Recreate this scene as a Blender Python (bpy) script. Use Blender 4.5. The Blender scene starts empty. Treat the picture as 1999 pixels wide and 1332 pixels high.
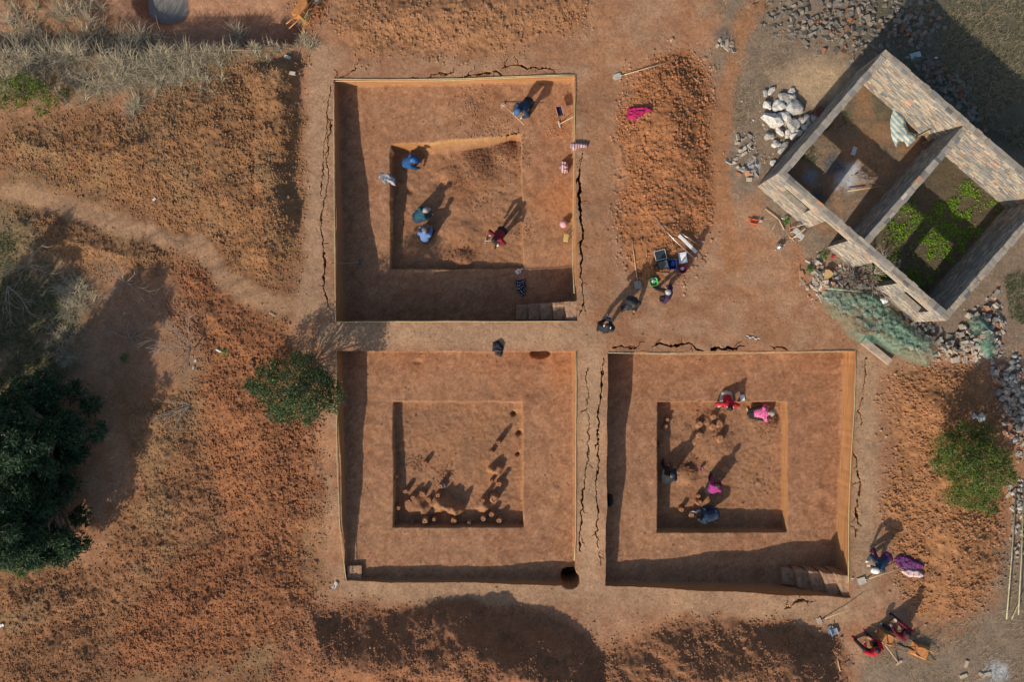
import bpy, bmesh, math, random
import numpy as np
from mathutils import Vector, Matrix, Euler
random.seed(7)
rng = np.random.default_rng(7)
R = math.radians
scene = bpy.context.scene
COL = scene.collection

# ------------------------------------------------------------------ camera, sky, sun, exposure
PPM = 53.0            # photograph pixels per metre on the ground
H = 29.3              # flying height of the camera
cam_d = bpy.data.cameras.new('camera')
cam = bpy.data.objects.new('camera', cam_d); COL.objects.link(cam)
cam.location = (0, 0, H)
cam_d.sensor_width = 36.0
cam_d.lens = 36.0 * H / (1999.0 / PPM)
cam_d.clip_end = 2000
scene.camera = cam

SUN_EL, SUN_AZ = 30.0, 36.0      # shadows fall up and to the right
travel = Vector((math.sin(R(SUN_AZ)) * math.cos(R(SUN_EL)), math.cos(R(SUN_AZ)) * math.cos(R(SUN_EL)), -math.sin(R(SUN_EL))))
world = bpy.data.worlds.new('World'); scene.world = world; world.use_nodes = True
wn = world.node_tree.nodes; wl = world.node_tree.links
sky = wn.new('ShaderNodeTexSky'); sky.sky_type = 'NISHITA'; sky.sun_disc = False
sky.sun_elevation = R(SUN_EL); sky.sun_rotation = R(180 + SUN_AZ)
sky.air_density = 1.2; sky.dust_density = 2.0; sky.ozone_density = 1.5
wl.new(sky.outputs[0], wn['Background'].inputs[0]); wn['Background'].inputs[1].default_value = 0.11
sun_d = bpy.data.lights.new('sun', 'SUN'); sun_d.energy = 4.4; sun_d.angle = R(0.6); sun_d.color = (1.0, 0.87, 0.70)
sun = bpy.data.objects.new('sun', sun_d); COL.objects.link(sun)
sun.rotation_euler = travel.to_track_quat('-Z', 'Y').to_euler()
sun.location = (-20, -30, 40)
vs = scene.view_settings; vs.view_transform = 'Standard'; vs.look = 'None'; vs.exposure = 0.05; vs.gamma = 1.0
vs.use_curve_mapping = False
scene.cycles.max_bounces = 4; scene.cycles.diffuse_bounces = 2; scene.cycles.transparent_max_bounces = 8

# ------------------------------------------------------------------ helpers
def G(px, py, z=0.0):
    """a spot of the photograph as a place at height z"""
    s = (H - z) / H / PPM
    return Vector(((px - 999.5) * s, (666.0 - py) * s, z))

def tag(o, label=None, cat=None, group=None, kind=None):
    if label: o['label'] = label
    if cat: o['category'] = cat
    if group: o['group'] = group
    if kind: o['kind'] = kind
    return o

def link(o, parent=None):
    COL.objects.link(o)
    if parent is not None: o.parent = parent
    return o

def empty(name, loc=(0, 0, 0), rot=(0, 0, 0), parent=None):
    o = bpy.data.objects.new(name, None); o.empty_display_size = 0.2
    o.location = loc; o.rotation_euler = rot
    return link(o, parent)

def np_mesh(name, verts, faces, mat=None, smooth=False, colors=None, attrs=None):
    verts = np.asarray(verts, dtype=np.float32)
    me = bpy.data.meshes.new(name)
    me.vertices.add(len(verts)); me.vertices.foreach_set('co', verts.ravel())
    if isinstance(faces, np.ndarray):
        n, k = faces.shape
        me.loops.add(n * k); me.polygons.add(n)
        me.loops.foreach_set('vertex_index', faces.astype(np.int32).ravel())
        me.polygons.foreach_set('loop_start', np.arange(0, n * k, k, dtype=np.int32))
        me.polygons.foreach_set('loop_total', np.full(n, k, dtype=np.int32))
    else:
        tot = sum(len(f) for f in faces)
        me.loops.add(tot); me.polygons.add(len(faces))
        me.loops.foreach_set('vertex_index', np.fromiter((i for f in faces for i in f), dtype=np.int32, count=tot))
        ln = np.array([len(f) for f in faces], dtype=np.int32)
        me.polygons.foreach_set('loop_start', np.concatenate([[0], np.cumsum(ln)[:-1]]).astype(np.int32))
        me.polygons.foreach_set('loop_total', ln)
    if colors is not None:
        a = me.attributes.new('soil', 'FLOAT_COLOR', 'POINT')
        c = np.ones((len(verts), 4), dtype=np.float32); c[:, :3] = colors
        a.data.foreach_set('color', c.ravel())
    for k, v in (attrs or {}).items():
        a = me.attributes.new(k, 'FLOAT', 'POINT'); a.data.foreach_set('value', np.asarray(v, dtype=np.float32).ravel())
    me.update(calc_edges=True)
    me.polygons.foreach_set('use_smooth', np.full(len(me.polygons), bool(smooth)))
    if mat: me.materials.append(mat)
    return me

def obj(name, me, parent=None, loc=None, rot=None):
    o = bpy.data.objects.new(name, me)
    if loc is not None: o.location = loc
    if rot is not None: o.rotation_euler = rot
    return link(o, parent)

def bm_obj(name, bm, mat, parent=None, loc=None, rot=None, smooth=False):
    me = bpy.data.meshes.new(name); bm.to_mesh(me); bm.free()
    if mat: me.materials.append(mat)
    if smooth:
        for p in me.polygons: p.use_smooth = True
    return obj(name, me, parent, loc, rot)

# value noise ---------------------------------------------------------------
_TAB = np.random.default_rng(11).random((16, 256, 256)).astype(np.float32)
def vnoise(x, y, seed=0):
    t = _TAB[seed % 16]
    xi = np.floor(x).astype(np.int64); yi = np.floor(y).astype(np.int64)
    fx = (x - xi); fy = (y - yi)
    fx = fx * fx * (3 - 2 * fx); fy = fy * fy * (3 - 2 * fy)
    a = t[xi & 255, yi & 255]; b = t[(xi + 1) & 255, yi & 255]
    c = t[xi & 255, (yi + 1) & 255]; d = t[(xi + 1) & 255, (yi + 1) & 255]
    return (a * (1 - fx) + b * fx) * (1 - fy) + (c * (1 - fx) + d * fx) * fy
def fbm(x, y, seed=0, octv=4, lac=2.03, gain=0.5):
    s = 0; a = 1.0; t = 0
    for i in range(octv):
        s = s + a * vnoise(x + 17.3 * i, y - 9.1 * i, seed + i); t += a
        a *= gain; x = x * lac; y = y * lac
    return s / t
def sstep(a, b, x):
    t = np.clip((x - a) / (b - a), 0, 1); return t * t * (3 - 2 * t)
def poly_w(pts, z=0.0):
    return np.array([(G(a, b, z).x, G(a, b, z).y) for a, b in pts])
def seg_dist(x, y, a, b):
    dx, dy = b[0] - a[0], b[1] - a[1]; L = dx * dx + dy * dy + 1e-9
    t = np.clip(((x - a[0]) * dx + (y - a[1]) * dy) / L, 0, 1)
    return np.hypot(x - a[0] - t * dx, y - a[1] - t * dy), t
def sdist(x, y, poly):
    """distance to a polygon's edge, positive inside"""
    d = np.full(np.shape(x), 1e9); ins = np.zeros(np.shape(x), dtype=bool)
    n = len(poly)
    for i in range(n):
        a, b = poly[i], poly[(i + 1) % n]
        d = np.minimum(d, seg_dist(x, y, a, b)[0])
        cond = ((a[1] > y) != (b[1] > y))
        with np.errstate(divide='ignore', invalid='ignore'):
            xx = (b[0] - a[0]) * (y - a[1]) / (b[1] - a[1] + 1e-12) + a[0]
        ins ^= cond & (x < xx)
    return np.where(ins, d, -d)

# materials -------------------------------------------------------------------
_M = {}
def mat(name, color, rough=0.85, var=0.18, scale=14.0, spec=0.3, metal=0.0, bump=0.0, dark=None, pattern=None, c2=None, pscale=30.0):
    if name in _M: return _M[name]
    m = bpy.data.materials.new(name); m.use_nodes = True
    n = m.node_tree.nodes; l = m.node_tree.links; p = n['Principled BSDF']
    p.inputs['Roughness'].default_value = rough; p.inputs['Metallic'].default_value = metal
    p.inputs['Specular IOR Level'].default_value = spec
    tc = n.new('ShaderNodeTexCoord')
    nz = n.new('ShaderNodeTexNoise'); nz.inputs['Scale'].default_value = scale; nz.inputs['Detail'].default_value = 5
    l.new(tc.outputs['Object'], nz.inputs['Vector'])
    cr = n.new('ShaderNodeValToRGB')
    lo = tuple(c * (1 - var * 1.6) for c in color) if dark is None else dark
    hi = tuple(min(1, c * (1 + var)) for c in color)
    cr.color_ramp.elements[0].position = 0.3; cr.color_ramp.elements[1].position = 0.7
    cr.color_ramp.elements[0].color = (*lo, 1); cr.color_ramp.elements[1].color = (*hi, 1)
    l.new(nz.outputs['Fac'], cr.inputs[0]); out = cr.outputs[0]
    if pattern:
        if pattern == 'plaid':
            w = n.new('ShaderNodeTexChecker'); w.inputs['Scale'].default_value = pscale; fac = w.outputs['Fac']
        elif pattern == 'stripe':
            w = n.new('ShaderNodeTexWave'); w.inputs['Scale'].default_value = pscale; w.inputs['Distortion'].default_value = 1.5
            fac = w.outputs['Fac']
        else:
            w = n.new('ShaderNodeTexVoronoi'); w.inputs['Scale'].default_value = pscale
            th = n.new('ShaderNodeMath'); th.operation = 'LESS_THAN'; th.inputs[1].default_value = 0.32
            l.new(w.outputs['Distance'], th.inputs[0]); fac = th.outputs[0]
        l.new(tc.outputs['Object'], w.inputs['Vector'])
        mx = n.new('ShaderNodeMix'); mx.data_type = 'RGBA'
        l.new(fac, mx.inputs[0]); l.new(out, mx.inputs[6]); mx.inputs[7].default_value = (*c2, 1); out = mx.outputs[2]
    l.new(out, p.inputs['Base Color'])
    if bump:
        b = n.new('ShaderNodeBump'); b.inputs['Strength'].default_value = bump; b.inputs['Distance'].default_value = 0.02
        nb = n.new('ShaderNodeTexNoise'); nb.inputs['Scale'].default_value = scale * 3; nb.inputs['Detail'].default_value = 6
        l.new(tc.outputs['Object'], nb.inputs['Vector']); l.new(nb.outputs['Fac'], b.inputs['Height']); l.new(b.outputs[0], p.inputs['Normal'])
    _M[name] = m
    return m

def soil_material():
    m = bpy.data.materials.new('clay_soil'); m.use_nodes = True
    n = m.node_tree.nodes; l = m.node_tree.links; p = n['Principled BSDF']
    p.inputs['Roughness'].default_value = 0.95; p.inputs['Specular IOR Level'].default_value = 0.1
    at = n.new('ShaderNodeAttribute'); at.attribute_name = 'soil'
    geo = n.new('ShaderNodeNewGeometry')
    def noise(s, d, r=0.6):
        z = n.new('ShaderNodeTexNoise'); z.inputs['Scale'].default_value = s; z.inputs['Detail'].default_value = d
        z.inputs['Roughness'].default_value = r; l.new(geo.outputs['Position'], z.inputs['Vector']); return z
    def mrange(src, a, b, c, d):
        q = n.new('ShaderNodeMapRange'); q.inputs[1].default_value = a; q.inputs[2].default_value = b
        q.inputs[3].default_value = c; q.inputs[4].default_value = d; l.new(src, q.inputs[0]); return q.outputs[0]
    def mul(a, b):
        q = n.new('ShaderNodeMath'); q.operation = 'MULTIPLY'; l.new(a, q.inputs[0]); l.new(b, q.inputs[1]); return q.outputs[0]
    v = mul(mrange(noise(11, 4, .75).outputs['Fac'], .28, .72, .66, 1.30), mrange(noise(2.3, 2).outputs['Fac'], .3, .7, .86, 1.12))
    v = mul(v, mrange(noise(70, 1, .6).outputs['Fac'], .3, .7, .85, 1.15))
    vm = n.new('ShaderNodeVectorMath'); vm.operation = 'SCALE'
    l.new(at.outputs['Color'], vm.inputs[0]); l.new(v, vm.inputs['Scale'])
    # freshly cut upright faces show raw ochre clay in faint layers
    sx = n.new('ShaderNodeSeparateXYZ'); l.new(geo.outputs['True Normal'], sx.inputs[0])
    steep = mrange(sx.outputs['Z'], .18, .5, 1, 0)
    wm = n.new('ShaderNodeMapping'); wm.inputs['Scale'].default_value = (.6, .6, 7); l.new(geo.outputs['Position'], wm.inputs['Vector'])
    wz = n.new('ShaderNodeTexNoise'); wz.inputs['Scale'].default_value = 1.6; wz.inputs['Detail'].default_value = 5; l.new(wm.outputs[0], wz.inputs['Vector'])
    wr = n.new('ShaderNodeValToRGB'); wr.color_ramp.elements[0].position = .3; wr.color_ramp.elements[1].position = .7
    wr.color_ramp.elements[0].color = (.30, .135, .06, 1); wr.color_ramp.elements[1].color = (.43, .22, .095, 1); l.new(wz.outputs['Fac'], wr.inputs[0])
    mx = n.new('ShaderNodeMix'); mx.data_type = 'RGBA'; l.new(steep, mx.inputs[0]); l.new(vm.outputs[0], mx.inputs[6]); l.new(wr.outputs[0], mx.inputs[7])
    l.new(mx.outputs[2], p.inputs['Base Color'])
    dry = n.new('ShaderNodeAttribute'); dry.attribute_name = 'dry'
    vo = n.new('ShaderNodeTexVoronoi'); vo.feature = 'DISTANCE_TO_EDGE'; vo.inputs['Scale'].default_value = 2.6
    dm = n.new('ShaderNodeVectorMath'); dm.operation = 'ADD'
    dn = noise(5, 1); sc = n.new('ShaderNodeVectorMath'); sc.operation = 'SCALE'; sc.inputs['Scale'].default_value = .35
    l.new(dn.outputs['Color'], sc.inputs[0]); l.new(geo.outputs['Position'], dm.inputs[0]); l.new(sc.outputs[0], dm.inputs[1]); l.new(dm.outputs[0], vo.inputs['Vector'])
    ck = mul(mrange(vo.outputs['Distance'], 0, .022, -1, 0), dry.outputs['Fac'])
    b1 = n.new('ShaderNodeBump'); b1.inputs['Strength'].default_value = .45; b1.inputs['Distance'].default_value = .035
    l.new(ck, b1.inputs['Height'])
    b2 = n.new('ShaderNodeBump'); b2.inputs['Strength'].default_value = .75; b2.inputs['Distance'].default_value = .03
    l.new(noise(24, 4, .75).outputs['Fac'], b2.inputs['Height']); l.new(b1.outputs[0], b2.inputs['Normal'])
    l.new(b2.outputs[0], p.inputs['Normal'])
    return m
SOIL = soil_material()

def attr_material(name, rough=0.9, nscale=25, lo=.75, hi=1.2, bump=.3, trans=0.0):
    """takes the piece's own colour from its colour attribute, with grain"""
    m = bpy.data.materials.new(name); m.use_nodes = True
    n = m.node_tree.nodes; l = m.node_tree.links; p = n['Principled BSDF']
    p.inputs['Roughness'].default_value = rough; p.inputs['Specular IOR Level'].default_value = .2
    at = n.new('ShaderNodeAttribute'); at.attribute_name = 'soil'; geo = n.new('ShaderNodeNewGeometry')
    z = n.new('ShaderNodeTexNoise'); z.inputs['Scale'].default_value = nscale; z.inputs['Detail'].default_value = 4; l.new(geo.outputs['Position'], z.inputs['Vector'])
    q = n.new('ShaderNodeMapRange'); q.inputs[1].default_value = .3; q.inputs[2].default_value = .7; q.inputs[3].default_value = lo; q.inputs[4].default_value = hi; l.new(z.outputs['Fac'], q.inputs[0])
    vm = n.new('ShaderNodeVectorMath'); vm.operation = 'SCALE'; l.new(at.outputs['Color'], vm.inputs[0]); l.new(q.outputs[0], vm.inputs['Scale'])
    l.new(vm.outputs[0], p.inputs['Base Color'])
    if bump:
        b = n.new('ShaderNodeBump'); b.inputs['Strength'].default_value = bump; b.inputs['Distance'].default_value = .015
        l.new(z.outputs['Fac'], b.inputs['Height']); l.new(b.outputs[0], p.inputs['Normal'])
    if trans:
        tr = n.new('ShaderNodeBsdfTranslucent'); mxs = n.new('ShaderNodeMixShader'); mxs.inputs[0].default_value = trans
        l.new(vm.outputs[0], tr.inputs['Color']); l.new(p.outputs[0], mxs.inputs[1]); l.new(tr.outputs[0], mxs.inputs[2]); l.new(mxs.outputs[0], n['Material Output'].inputs[0])
    return m

# ------------------------------------------------------------------ the lie of the land
BASE = [(640,140,-.38),(880,130,-.4),(1130,120,-.3),(640,300,-.4),(640,450,-.3),(1150,300,-.1),(1150,480,.1),(640,640,-.15),(900,655,.0),(1150,650,.2),
        (640,800,-.2),(640,950,-.45),(650,1140,-.8),(900,1155,-.75),(1150,1150,-.6),(1155,780,.02),(1155,950,-.3),(1300,660,.05),(1500,660,0),(1690,660,-.12),
        (1690,800,-.1),(1690,950,.0),(1680,1180,.25),(1550,1185,.12),(1400,1170,-.2),(1250,1165,-.5),(300,300,-.5),(480,300,-.45),(100,700,-.8),(300,1000,-.85),(100,1250,-1),
        (600,1300,-.85),(1200,1300,-.6),(1800,1250,.1),(1600,400,0),(1800,300,0),(1950,100,0),(1950,800,0),(1300,100,-.15),(800,0,-.45),(1500,50,0),
        (1400,300,0),(1500,500,0),(1700,550,0),(1850,650,0),(-300,600,-.9),(2300,600,0),(1000,-300,-.5),(1000,1600,-1)]
BP = np.array([(*G(a, b)[:2], z) for a, b, z in BASE])
def base_z(x, y):
    num = 0.0; den = 0.0
    for bx, by, bz in BP:
        w = 1.0 / ((x - bx) ** 2 + (y - by) ** 2 + .6) ** 1.6
        num = num + w * bz; den = den + w
    return num / den

class Quad:
    """a near-rectangular excavation with slightly wandering edges"""
    def __init__(s, tl, tr, br, bl, z, wob, seed):
        zs = z if isinstance(z, (list, tuple)) else (z,) * 4
        s.tl, s.tr, s.br, s.bl = [np.array(G(*p, q)[:2]) for p, q in zip((tl, tr, br, bl), zs)]
        s.w = wob; s.seed = seed
    def _wob(s, t, k): return s.w * ((vnoise(t * 1.3 + 31 * k, t * 0 + 5.5, s.seed + k) - .5) * 2 + (vnoise(t * 7 + 13 * k, t * 0 + 2.5, s.seed + k + 1) - .5) * .8)
    def xl(s, y): t = (y - s.bl[1]) / (s.tl[1] - s.bl[1]); return s.bl[0] + t * (s.tl[0] - s.bl[0]) + s._wob(y, 0)
    def xr(s, y): t = (y - s.br[1]) / (s.tr[1] - s.br[1]); return s.br[0] + t * (s.tr[0] - s.br[0]) + s._wob(y, 1)
    def yb(s, x): t = (x - s.bl[0]) / (s.br[0] - s.bl[0]); return s.bl[1] + t * (s.br[1] - s.bl[1]) + s._wob(x, 2)
    def yt(s, x): t = (x - s.tl[0]) / (s.tr[0] - s.tl[0]); return s.tl[1] + t * (s.tr[1] - s.tl[1]) + s._wob(x, 3)
    def inside(s, x, y): return (x > s.xl(y)) & (x < s.xr(y)) & (y > s.yb(x)) & (y < s.yt(x))
    def uv(s, x, y):
        return (x - s.bl[0]) / (s.br[0] - s.bl[0]), (y - s.bl[1]) / (s.tl[1] - s.bl[1])
PITS = [Quad((653,156),(1122,147),(1127,627),(657,627), (-.4,-.3,.2,-.15), .03, 1),
        Quad((656,686),(1124,686),(1125,1143),(674,1136), (-.1,.1,-.6,-.8), .035, 4),
        Quad((1186,688),(1670,686),(1659,1167),(1183,1146), (.05,-.12,.2,-.5), .035, 7)]
FZ = [(-1.05, -1.6), (-1.12, -1.12), (-1.1, -1.12)]      # floor height along the far and near side
INNER = [Quad((762,282),(1017,263),(1022,525),(762,525), (-1.2,-1.2,-1.5,-1.5), .03, 9),
         Quad((767,785),(1020,785),(1022,1030),(768,1030), -1.12, .02, 11),
         Quad((1283,785),(1537,785),(1537,1040),(1283,1040), -1.1, .02, 13)]
IDEP = [(.75, .40, .12, .42), (.30, .30, .42, .50), (.62, .55, .55, .62)]   # depth at tl tr br bl

SPOIL = [  # polygon in the photograph, height, width of slope, clod density, clod size
    ([(200,215),(330,170),(410,122),(560,98),(588,115),(592,300),(578,480),(548,545),(470,545),(400,465),(300,430),(180,370),(60,330),(0,290),(0,240),(120,240)], 0.55, 1.9, 1.0, .046),
    ([(0,395),(100,410),(230,470),(330,490),(300,540),(200,520),(60,500),(0,500)], .3, .8, .6, .045),
    ([(340,505),(400,510),(450,570),(560,640),(610,720),(625,900),(590,1050),(600,1160),(560,1240),(450,1300),(300,1332),(210,1332),(200,1240),(330,1100),(430,1040),(400,900),(380,780),(400,700),(330,620)], .38, 2.4, 1.0, .055),
    ([(200,760),(380,760),(400,900),(430,1040),(330,1100),(200,1240),(180,1400),(-40,1400),(-40,1140),(170,1110),(250,950)], .3, 1.3, .8, .040),
    ([(655,-60),(1120,-60),(1165,10),(1120,70),(980,105),(830,100),(700,112),(650,60)], .35, 1.5, .75, .050),
    ([(1205,190),(1240,130),(1330,95),(1385,140),(1402,300),(1396,430),(1350,500),(1300,560),(1240,555),(1205,430)], .62, 2.0, 1.1, .055),
    ([(540,1150),(640,1190),(750,1184),(850,1177),(980,1184),(1070,1204),(1135,1235),(1180,1290),(1215,1360),(1220,1420),(480,1420),(530,1300),(560,1220)], 1.75, 2.2, .9, .046),
    ([(1130,1340),(1170,1285),(1230,1245),(1330,1208),(1480,1194),(1560,1206),(1620,1240),(1650,1300),(1660,1420),(1130,1420)], 1.5, 2.1, .9, .046),
    ([(1730,735),(1800,712),(1930,712),(1960,760),(1985,870),(1960,1010),(1945,1120),(1900,1190),(1830,1215),(1770,1190),(1745,1100),(1715,1000),(1735,880)], .62, 2.2, 1.2, .050),
    ([(560,-20),(650,-20),(630,30),(600,60),(550,40)], .35, .6, .9, .055),
    ([(-40,225),(200,200),(400,130),(590,110),(600,500),(560,640),(620,760),(625,1150),(560,1200),(600,1400),(-40,1400),(-40,1130),(180,1110),(260,900),(200,740),(330,740),(330,560),(150,530),(-40,430)], .0, 2.0, .55, .036),
]
SP = [(poly_w(p, -.2), h, w, d, s) for p, h, w, d, s in SPOIL]
SUNKEN = poly_w([(-60,-60),(610,-60),(592,50),(588,92),(520,95),(440,99),(330,100),(250,108),(120,112),(-60,100)], -.9)
PUDDLE = G(328, 8, -1.7)
PATH_W = [poly_w(p) for p in ([(0,365),(120,400),(230,440),(330,468),(385,478),(430,545),(500,580),(590,610)],
                              [(1500,-40),(1440,70),(1425,160),(1410,260),(1405,330),(1420,420),(1430,520)],
                              [(1180,-40),(1170,120),(1165,320),(1180,520),(1170,660)],
    [(625,100),(618,300),(612,480),(600,600)],[(640,655),(900,655),(1160,655)],[(1155,690),(1155,900),(1152,1150)],[(680,1160),(900,1165),(1160,1165),(1400,1182),(1640,1190)],[(1695,700),(1692,900),(1685,1150)])]
CRACKS = [  # x, y, width in photograph pixels
    [(1139,300,2),(1133,325,3),(1130,345,6),(1132,385,7),(1134,420,5),(1138,455,8),(1133,478,7),(1136,505,8),(1133,525,5),(1136,550,2),(1138,590,2),(1130,615,1.5)],
    [(637,225,2.5),(641,240,5),(638,258,2),(632,300,1.5),(638,340,2),(628,390,2),(623,440,2),(628,480,3),(631,520,4),(630,560,3),(638,600,2)],
    [(648,150,2),(668,140,3),(692,124,2)], [(800,142,2),(826,146,3),(858,136,3),(872,140,2)],
    [(890,146,2),(910,140,3),(935,139,5),(968,131,5),(980,138,3)], [(982,124,2),(1003,120,5),(1030,127,4),(1060,126,3),(1085,128,1.5)],
    [(1272,676,2),(1292,671,4),(1315,676,5),(1345,672,5),(1360,680,6),(1378,687,4)], [(1386,683,5),(1405,679,8),(1432,680,6),(1450,677,3)],
    [(1505,676,2),(1525,679,3),(1545,686,2)], [(1195,676,2),(1225,678,2.5),(1240,682,2)],
    [(1178,700,1.5),(1174,760,4),(1172,790,4),(1166,840,3),(1170,900,2),(1165,950,3),(1170,1000,2.5),(1166,1050,2),(1176,1110,1.5)],
    [(1145,720,1.5),(1148,800,1.5),(1150,880,1.5),(1141,960,3),(1136,1020,3),(1133,1060,2.5),(1136,1085,3)],
    [(1694,700,2),(1690,760,2.5),(1680,800,2),(1683,830,2)], [(1665,880,1.5),(1672,896,3),(1674,912,3)],
    [(1675,922,4),(1678,945,5),(1676,970,4)], [(1674,980,5),(1674,1005,5),(1676,1022,3)], [(1668,1045,3),(1672,1030,2)],
    [(1531,1185,2.5),(1546,1178,3),(1566,1171,4),(1574,1176,2)], [(640,160,1.5),(620,380,1.5)],
]
CRK = [[(*G(a, b)[:2], w / PPM) for a, b, w in c] for c in CRACKS]
_rc = random.Random(9)
for c in list(CRK):          # hairline side branches
    for i in range(len(c) - 1):
        if _rc.random() < .75:
            t = _rc.random(); x0 = c[i][0] + (c[i + 1][0] - c[i][0]) * t; y0 = c[i][1] + (c[i + 1][1] - c[i][1]) * t
            an = math.atan2(c[i + 1][1] - c[i][1], c[i + 1][0] - c[i][0]) + _rc.choice((-1, 1)) * _rc.uniform(.4, 1.3); L = _rc.uniform(.15, .55)
            p = [(x0, y0, .03)]
            for k in range(3): an += _rc.uniform(-.5, .5); p.append((p[-1][0] + math.cos(an) * L / 3, p[-1][1] + math.sin(an) * L / 3, .024 - .006 * k))
            CRK.append(p)
ICRACK = [(*G(a, b, -1.15)[:2], w / PPM) for a, b, w in [(973,268,2),(992,261,4),(1005,258,5),(1018,262,2)]]

def crack_depth(x, y, lines, depth=.9):
    out = np.zeros(np.shape(x))
    jx = x + .11 * (vnoise(x * 5, y * 5, 3) - .5) + .06 * (vnoise(x * 14, y * 14, 5) - .5) + .025 * (vnoise(x * 37, y * 37, 7) - .5)
    jy = y + .11 * (vnoise(x * 5 + 40, y * 5, 4) - .5) + .06 * (vnoise(x * 14 + 9, y * 14, 6) - .5) + .025 * (vnoise(x * 37 + 5, y * 37, 8) - .5)
    for c in lines:
        xs = [p[0] for p in c]; ys = [p[1] for p in c]
        m = (x > min(xs) - .3) & (x < max(xs) + .3) & (y > min(ys) - .3) & (y < max(ys) + .3)
        if not np.any(m): continue
        xx, yy = jx[m], jy[m]; o = np.zeros(xx.shape)
        for a, b in zip(c[:-1], c[1:]):
            d, t = seg_dist(xx, yy, a, b)
            hw = np.maximum((a[2] * (1 - t) + b[2] * t) * .43, .008) * (.25 + 1.15 * vnoise(xx * 4.3, yy * 4.3, 8))
            o = np.maximum(o, depth * np.clip(hw / .022, .25, 1) * (1 - sstep(hw * .75, hw * 1.1 + 1e-4, d)))
        out[m] = np.maximum(out[m], o)
    return out

def path_mask(x, y):
    dd = np.full(np.shape(x), 1e9)
    for pw in PATH_W:
        for a, b in zip(pw[:-1], pw[1:]): dd = np.minimum(dd, seg_dist(x, y, a, b)[0])
    return 1 - sstep(.25, .6, dd + .4 * (fbm(x * 1.7 + 8, y * 1.7, 4, 3) - .5))
def ground_z(x, y, fine=True):
    """height of the natural surface, the baulks and the spoil heaps"""
    x = np.asarray(x, dtype=float); y = np.asarray(y, dtype=float)
    z = base_z(x, y)
    for i, (p, h, w, d, s) in enumerate(SP):
        bx0, by0 = p.min(0) - .5; bx1, by1 = p.max(0) + .5
        m = (x > bx0) & (x < bx1) & (y > by0) & (y < by1)
        if not np.any(m): continue
        xx, yy = x[m], y[m]
        sd = sdist(xx, yy, p) + (1.1 if i in (6, 7) else .9) * (fbm(xx * .7, yy * .7, i) - .5)
        hump = sstep(0, w, sd) * (.72 + .28 * sstep(w, w * 2.4, sd))
        if i == 6: hump = hump * (.42 + .58 * sstep(-9.2, -3.5, xx))
        if i == 7: hump = hump * (.55 + .45 * sstep(3.0, 6.0, xx))
        if i == 0: hump = np.maximum(hump, .95 * sstep(0, .8, sd) * sstep(-10.5, -9, xx))
        f1 = fbm(xx * .55 + 3, yy * .75, i + 2, 3) - .5
        f2 = fbm((xx * .8 + yy * .6) * .7, (yy * .8 - xx * .6) * 1.9, i + 5, 3) - .5
        z[m] += hump * (h * (1 + .7 * f1) + .34 * f2)
        if fine:
            k = sstep(-.1, .4, sd)
            if i == 10: k = k * .3
            k = k * (1 - path_mask(xx, yy))
            z[m] += k * (.08 * (fbm(xx * 3.2, yy * 3.2, i + 1, 3) - .5) + .045 * (vnoise(xx * 8, yy * 8, i) - .5) + .05 * (vnoise(xx * 17, yy * 17, i + 3) - .5))
    sd = sdist(x, y, SUNKEN) + .25 * (fbm(x * 1.5, y * 1.5, 3) - .5)
    z = z - .85 * sstep(-.12, .22, sd) - .25 * sstep(.9, 1.7, sd + .5 * (fbm(x * .8, y * .8, 8) - .5)) * sstep(-16, -12, x)
    z = z + .5 * sstep(.2, 1.5, sd) * sstep(-13.5, -15.5, x) * fbm(x, y, 2)
    d = np.hypot((x - PUDDLE.x) / 1.15, (y - PUDDLE.y)) + .15 * (fbm(x * 2, y * 2, 6) - .5)
    z = z - .62 * (1 - sstep(.5, 1.05, d))
    if fine:
        z = z + .035 * (fbm(x * 2.2, y * 2.2, 1, 4) - .5) + .014 * (vnoise(x * 14, y * 14, 2) - .5)
    return z

STUMPS2 = [(1110,455,22,.47),(1045,540,17,.42),(1045,812,17,.34),(1115,835,24,.42),(965,990,20,.32),(1065,980,38,.48),(1045,1120,24,.32),(968,1160,25,.36),(1115,1175,26,.36),
           (835,1205,22,.36),(690,1180,28,.34),(510,1165,18,.36),(424,1178,28,.42),(305,1200,18,.22),(178,1060,20,.36),(150,768,20,.34),(430,640,19,.3),(572,858,21,.38),(547,940,22,.36),
           (462,985,24,.22),(312,965,22,.3),(274,1000,20,.3),(245,905,22,.36),(400,930,26,.28),(150,1200,14,.2)]
STUMPS3 = [(515,305,30,.24),(518,402,28,.2),(697,432,32,.2),(630,325,26,.18),(690,300,32,.18),(735,692,30,.26),(238,265,18,.24),(222,325,20,.24),(182,487,18,.28),(517,990,26,.34),(362,1048,20,.3),(510,930,18,.22),(640,240,22,.14),(445,1098,26,.25)]
def floor_z(k, x, y, fine=True):
    u, v = PITS[k].uv(x, y)
    a, b = FZ[k]
    z = b + (a - b) * np.clip(v, 0, 1)
    if fine:
        z = z + .05 * (fbm(x * 1.1, y * 1.1, k, 3) - .5) + .035 * (fbm(x * 4, y * 4, k + 2, 3) - .5) + .018 * (vnoise(x * 13, y * 13, k) - .5)
        if k == 0: z = z - crack_depth(x, y, [ICRACK], .25)
    if k == 1:   # a niche under the far edge, small hollows
        for (px, py, r, dd) in ((1055,690,.36,.3),(692,790,.2,.03),(815,707,.16,.05)):
            g = G(px, py, -1.1); z = z - dd * (1 - sstep(r * .75, r, np.hypot((x - g.x) * .85, (y - g.y) * 1.9)))
    return z
HOLE = G(1112, 1126, -1.0)
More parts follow.
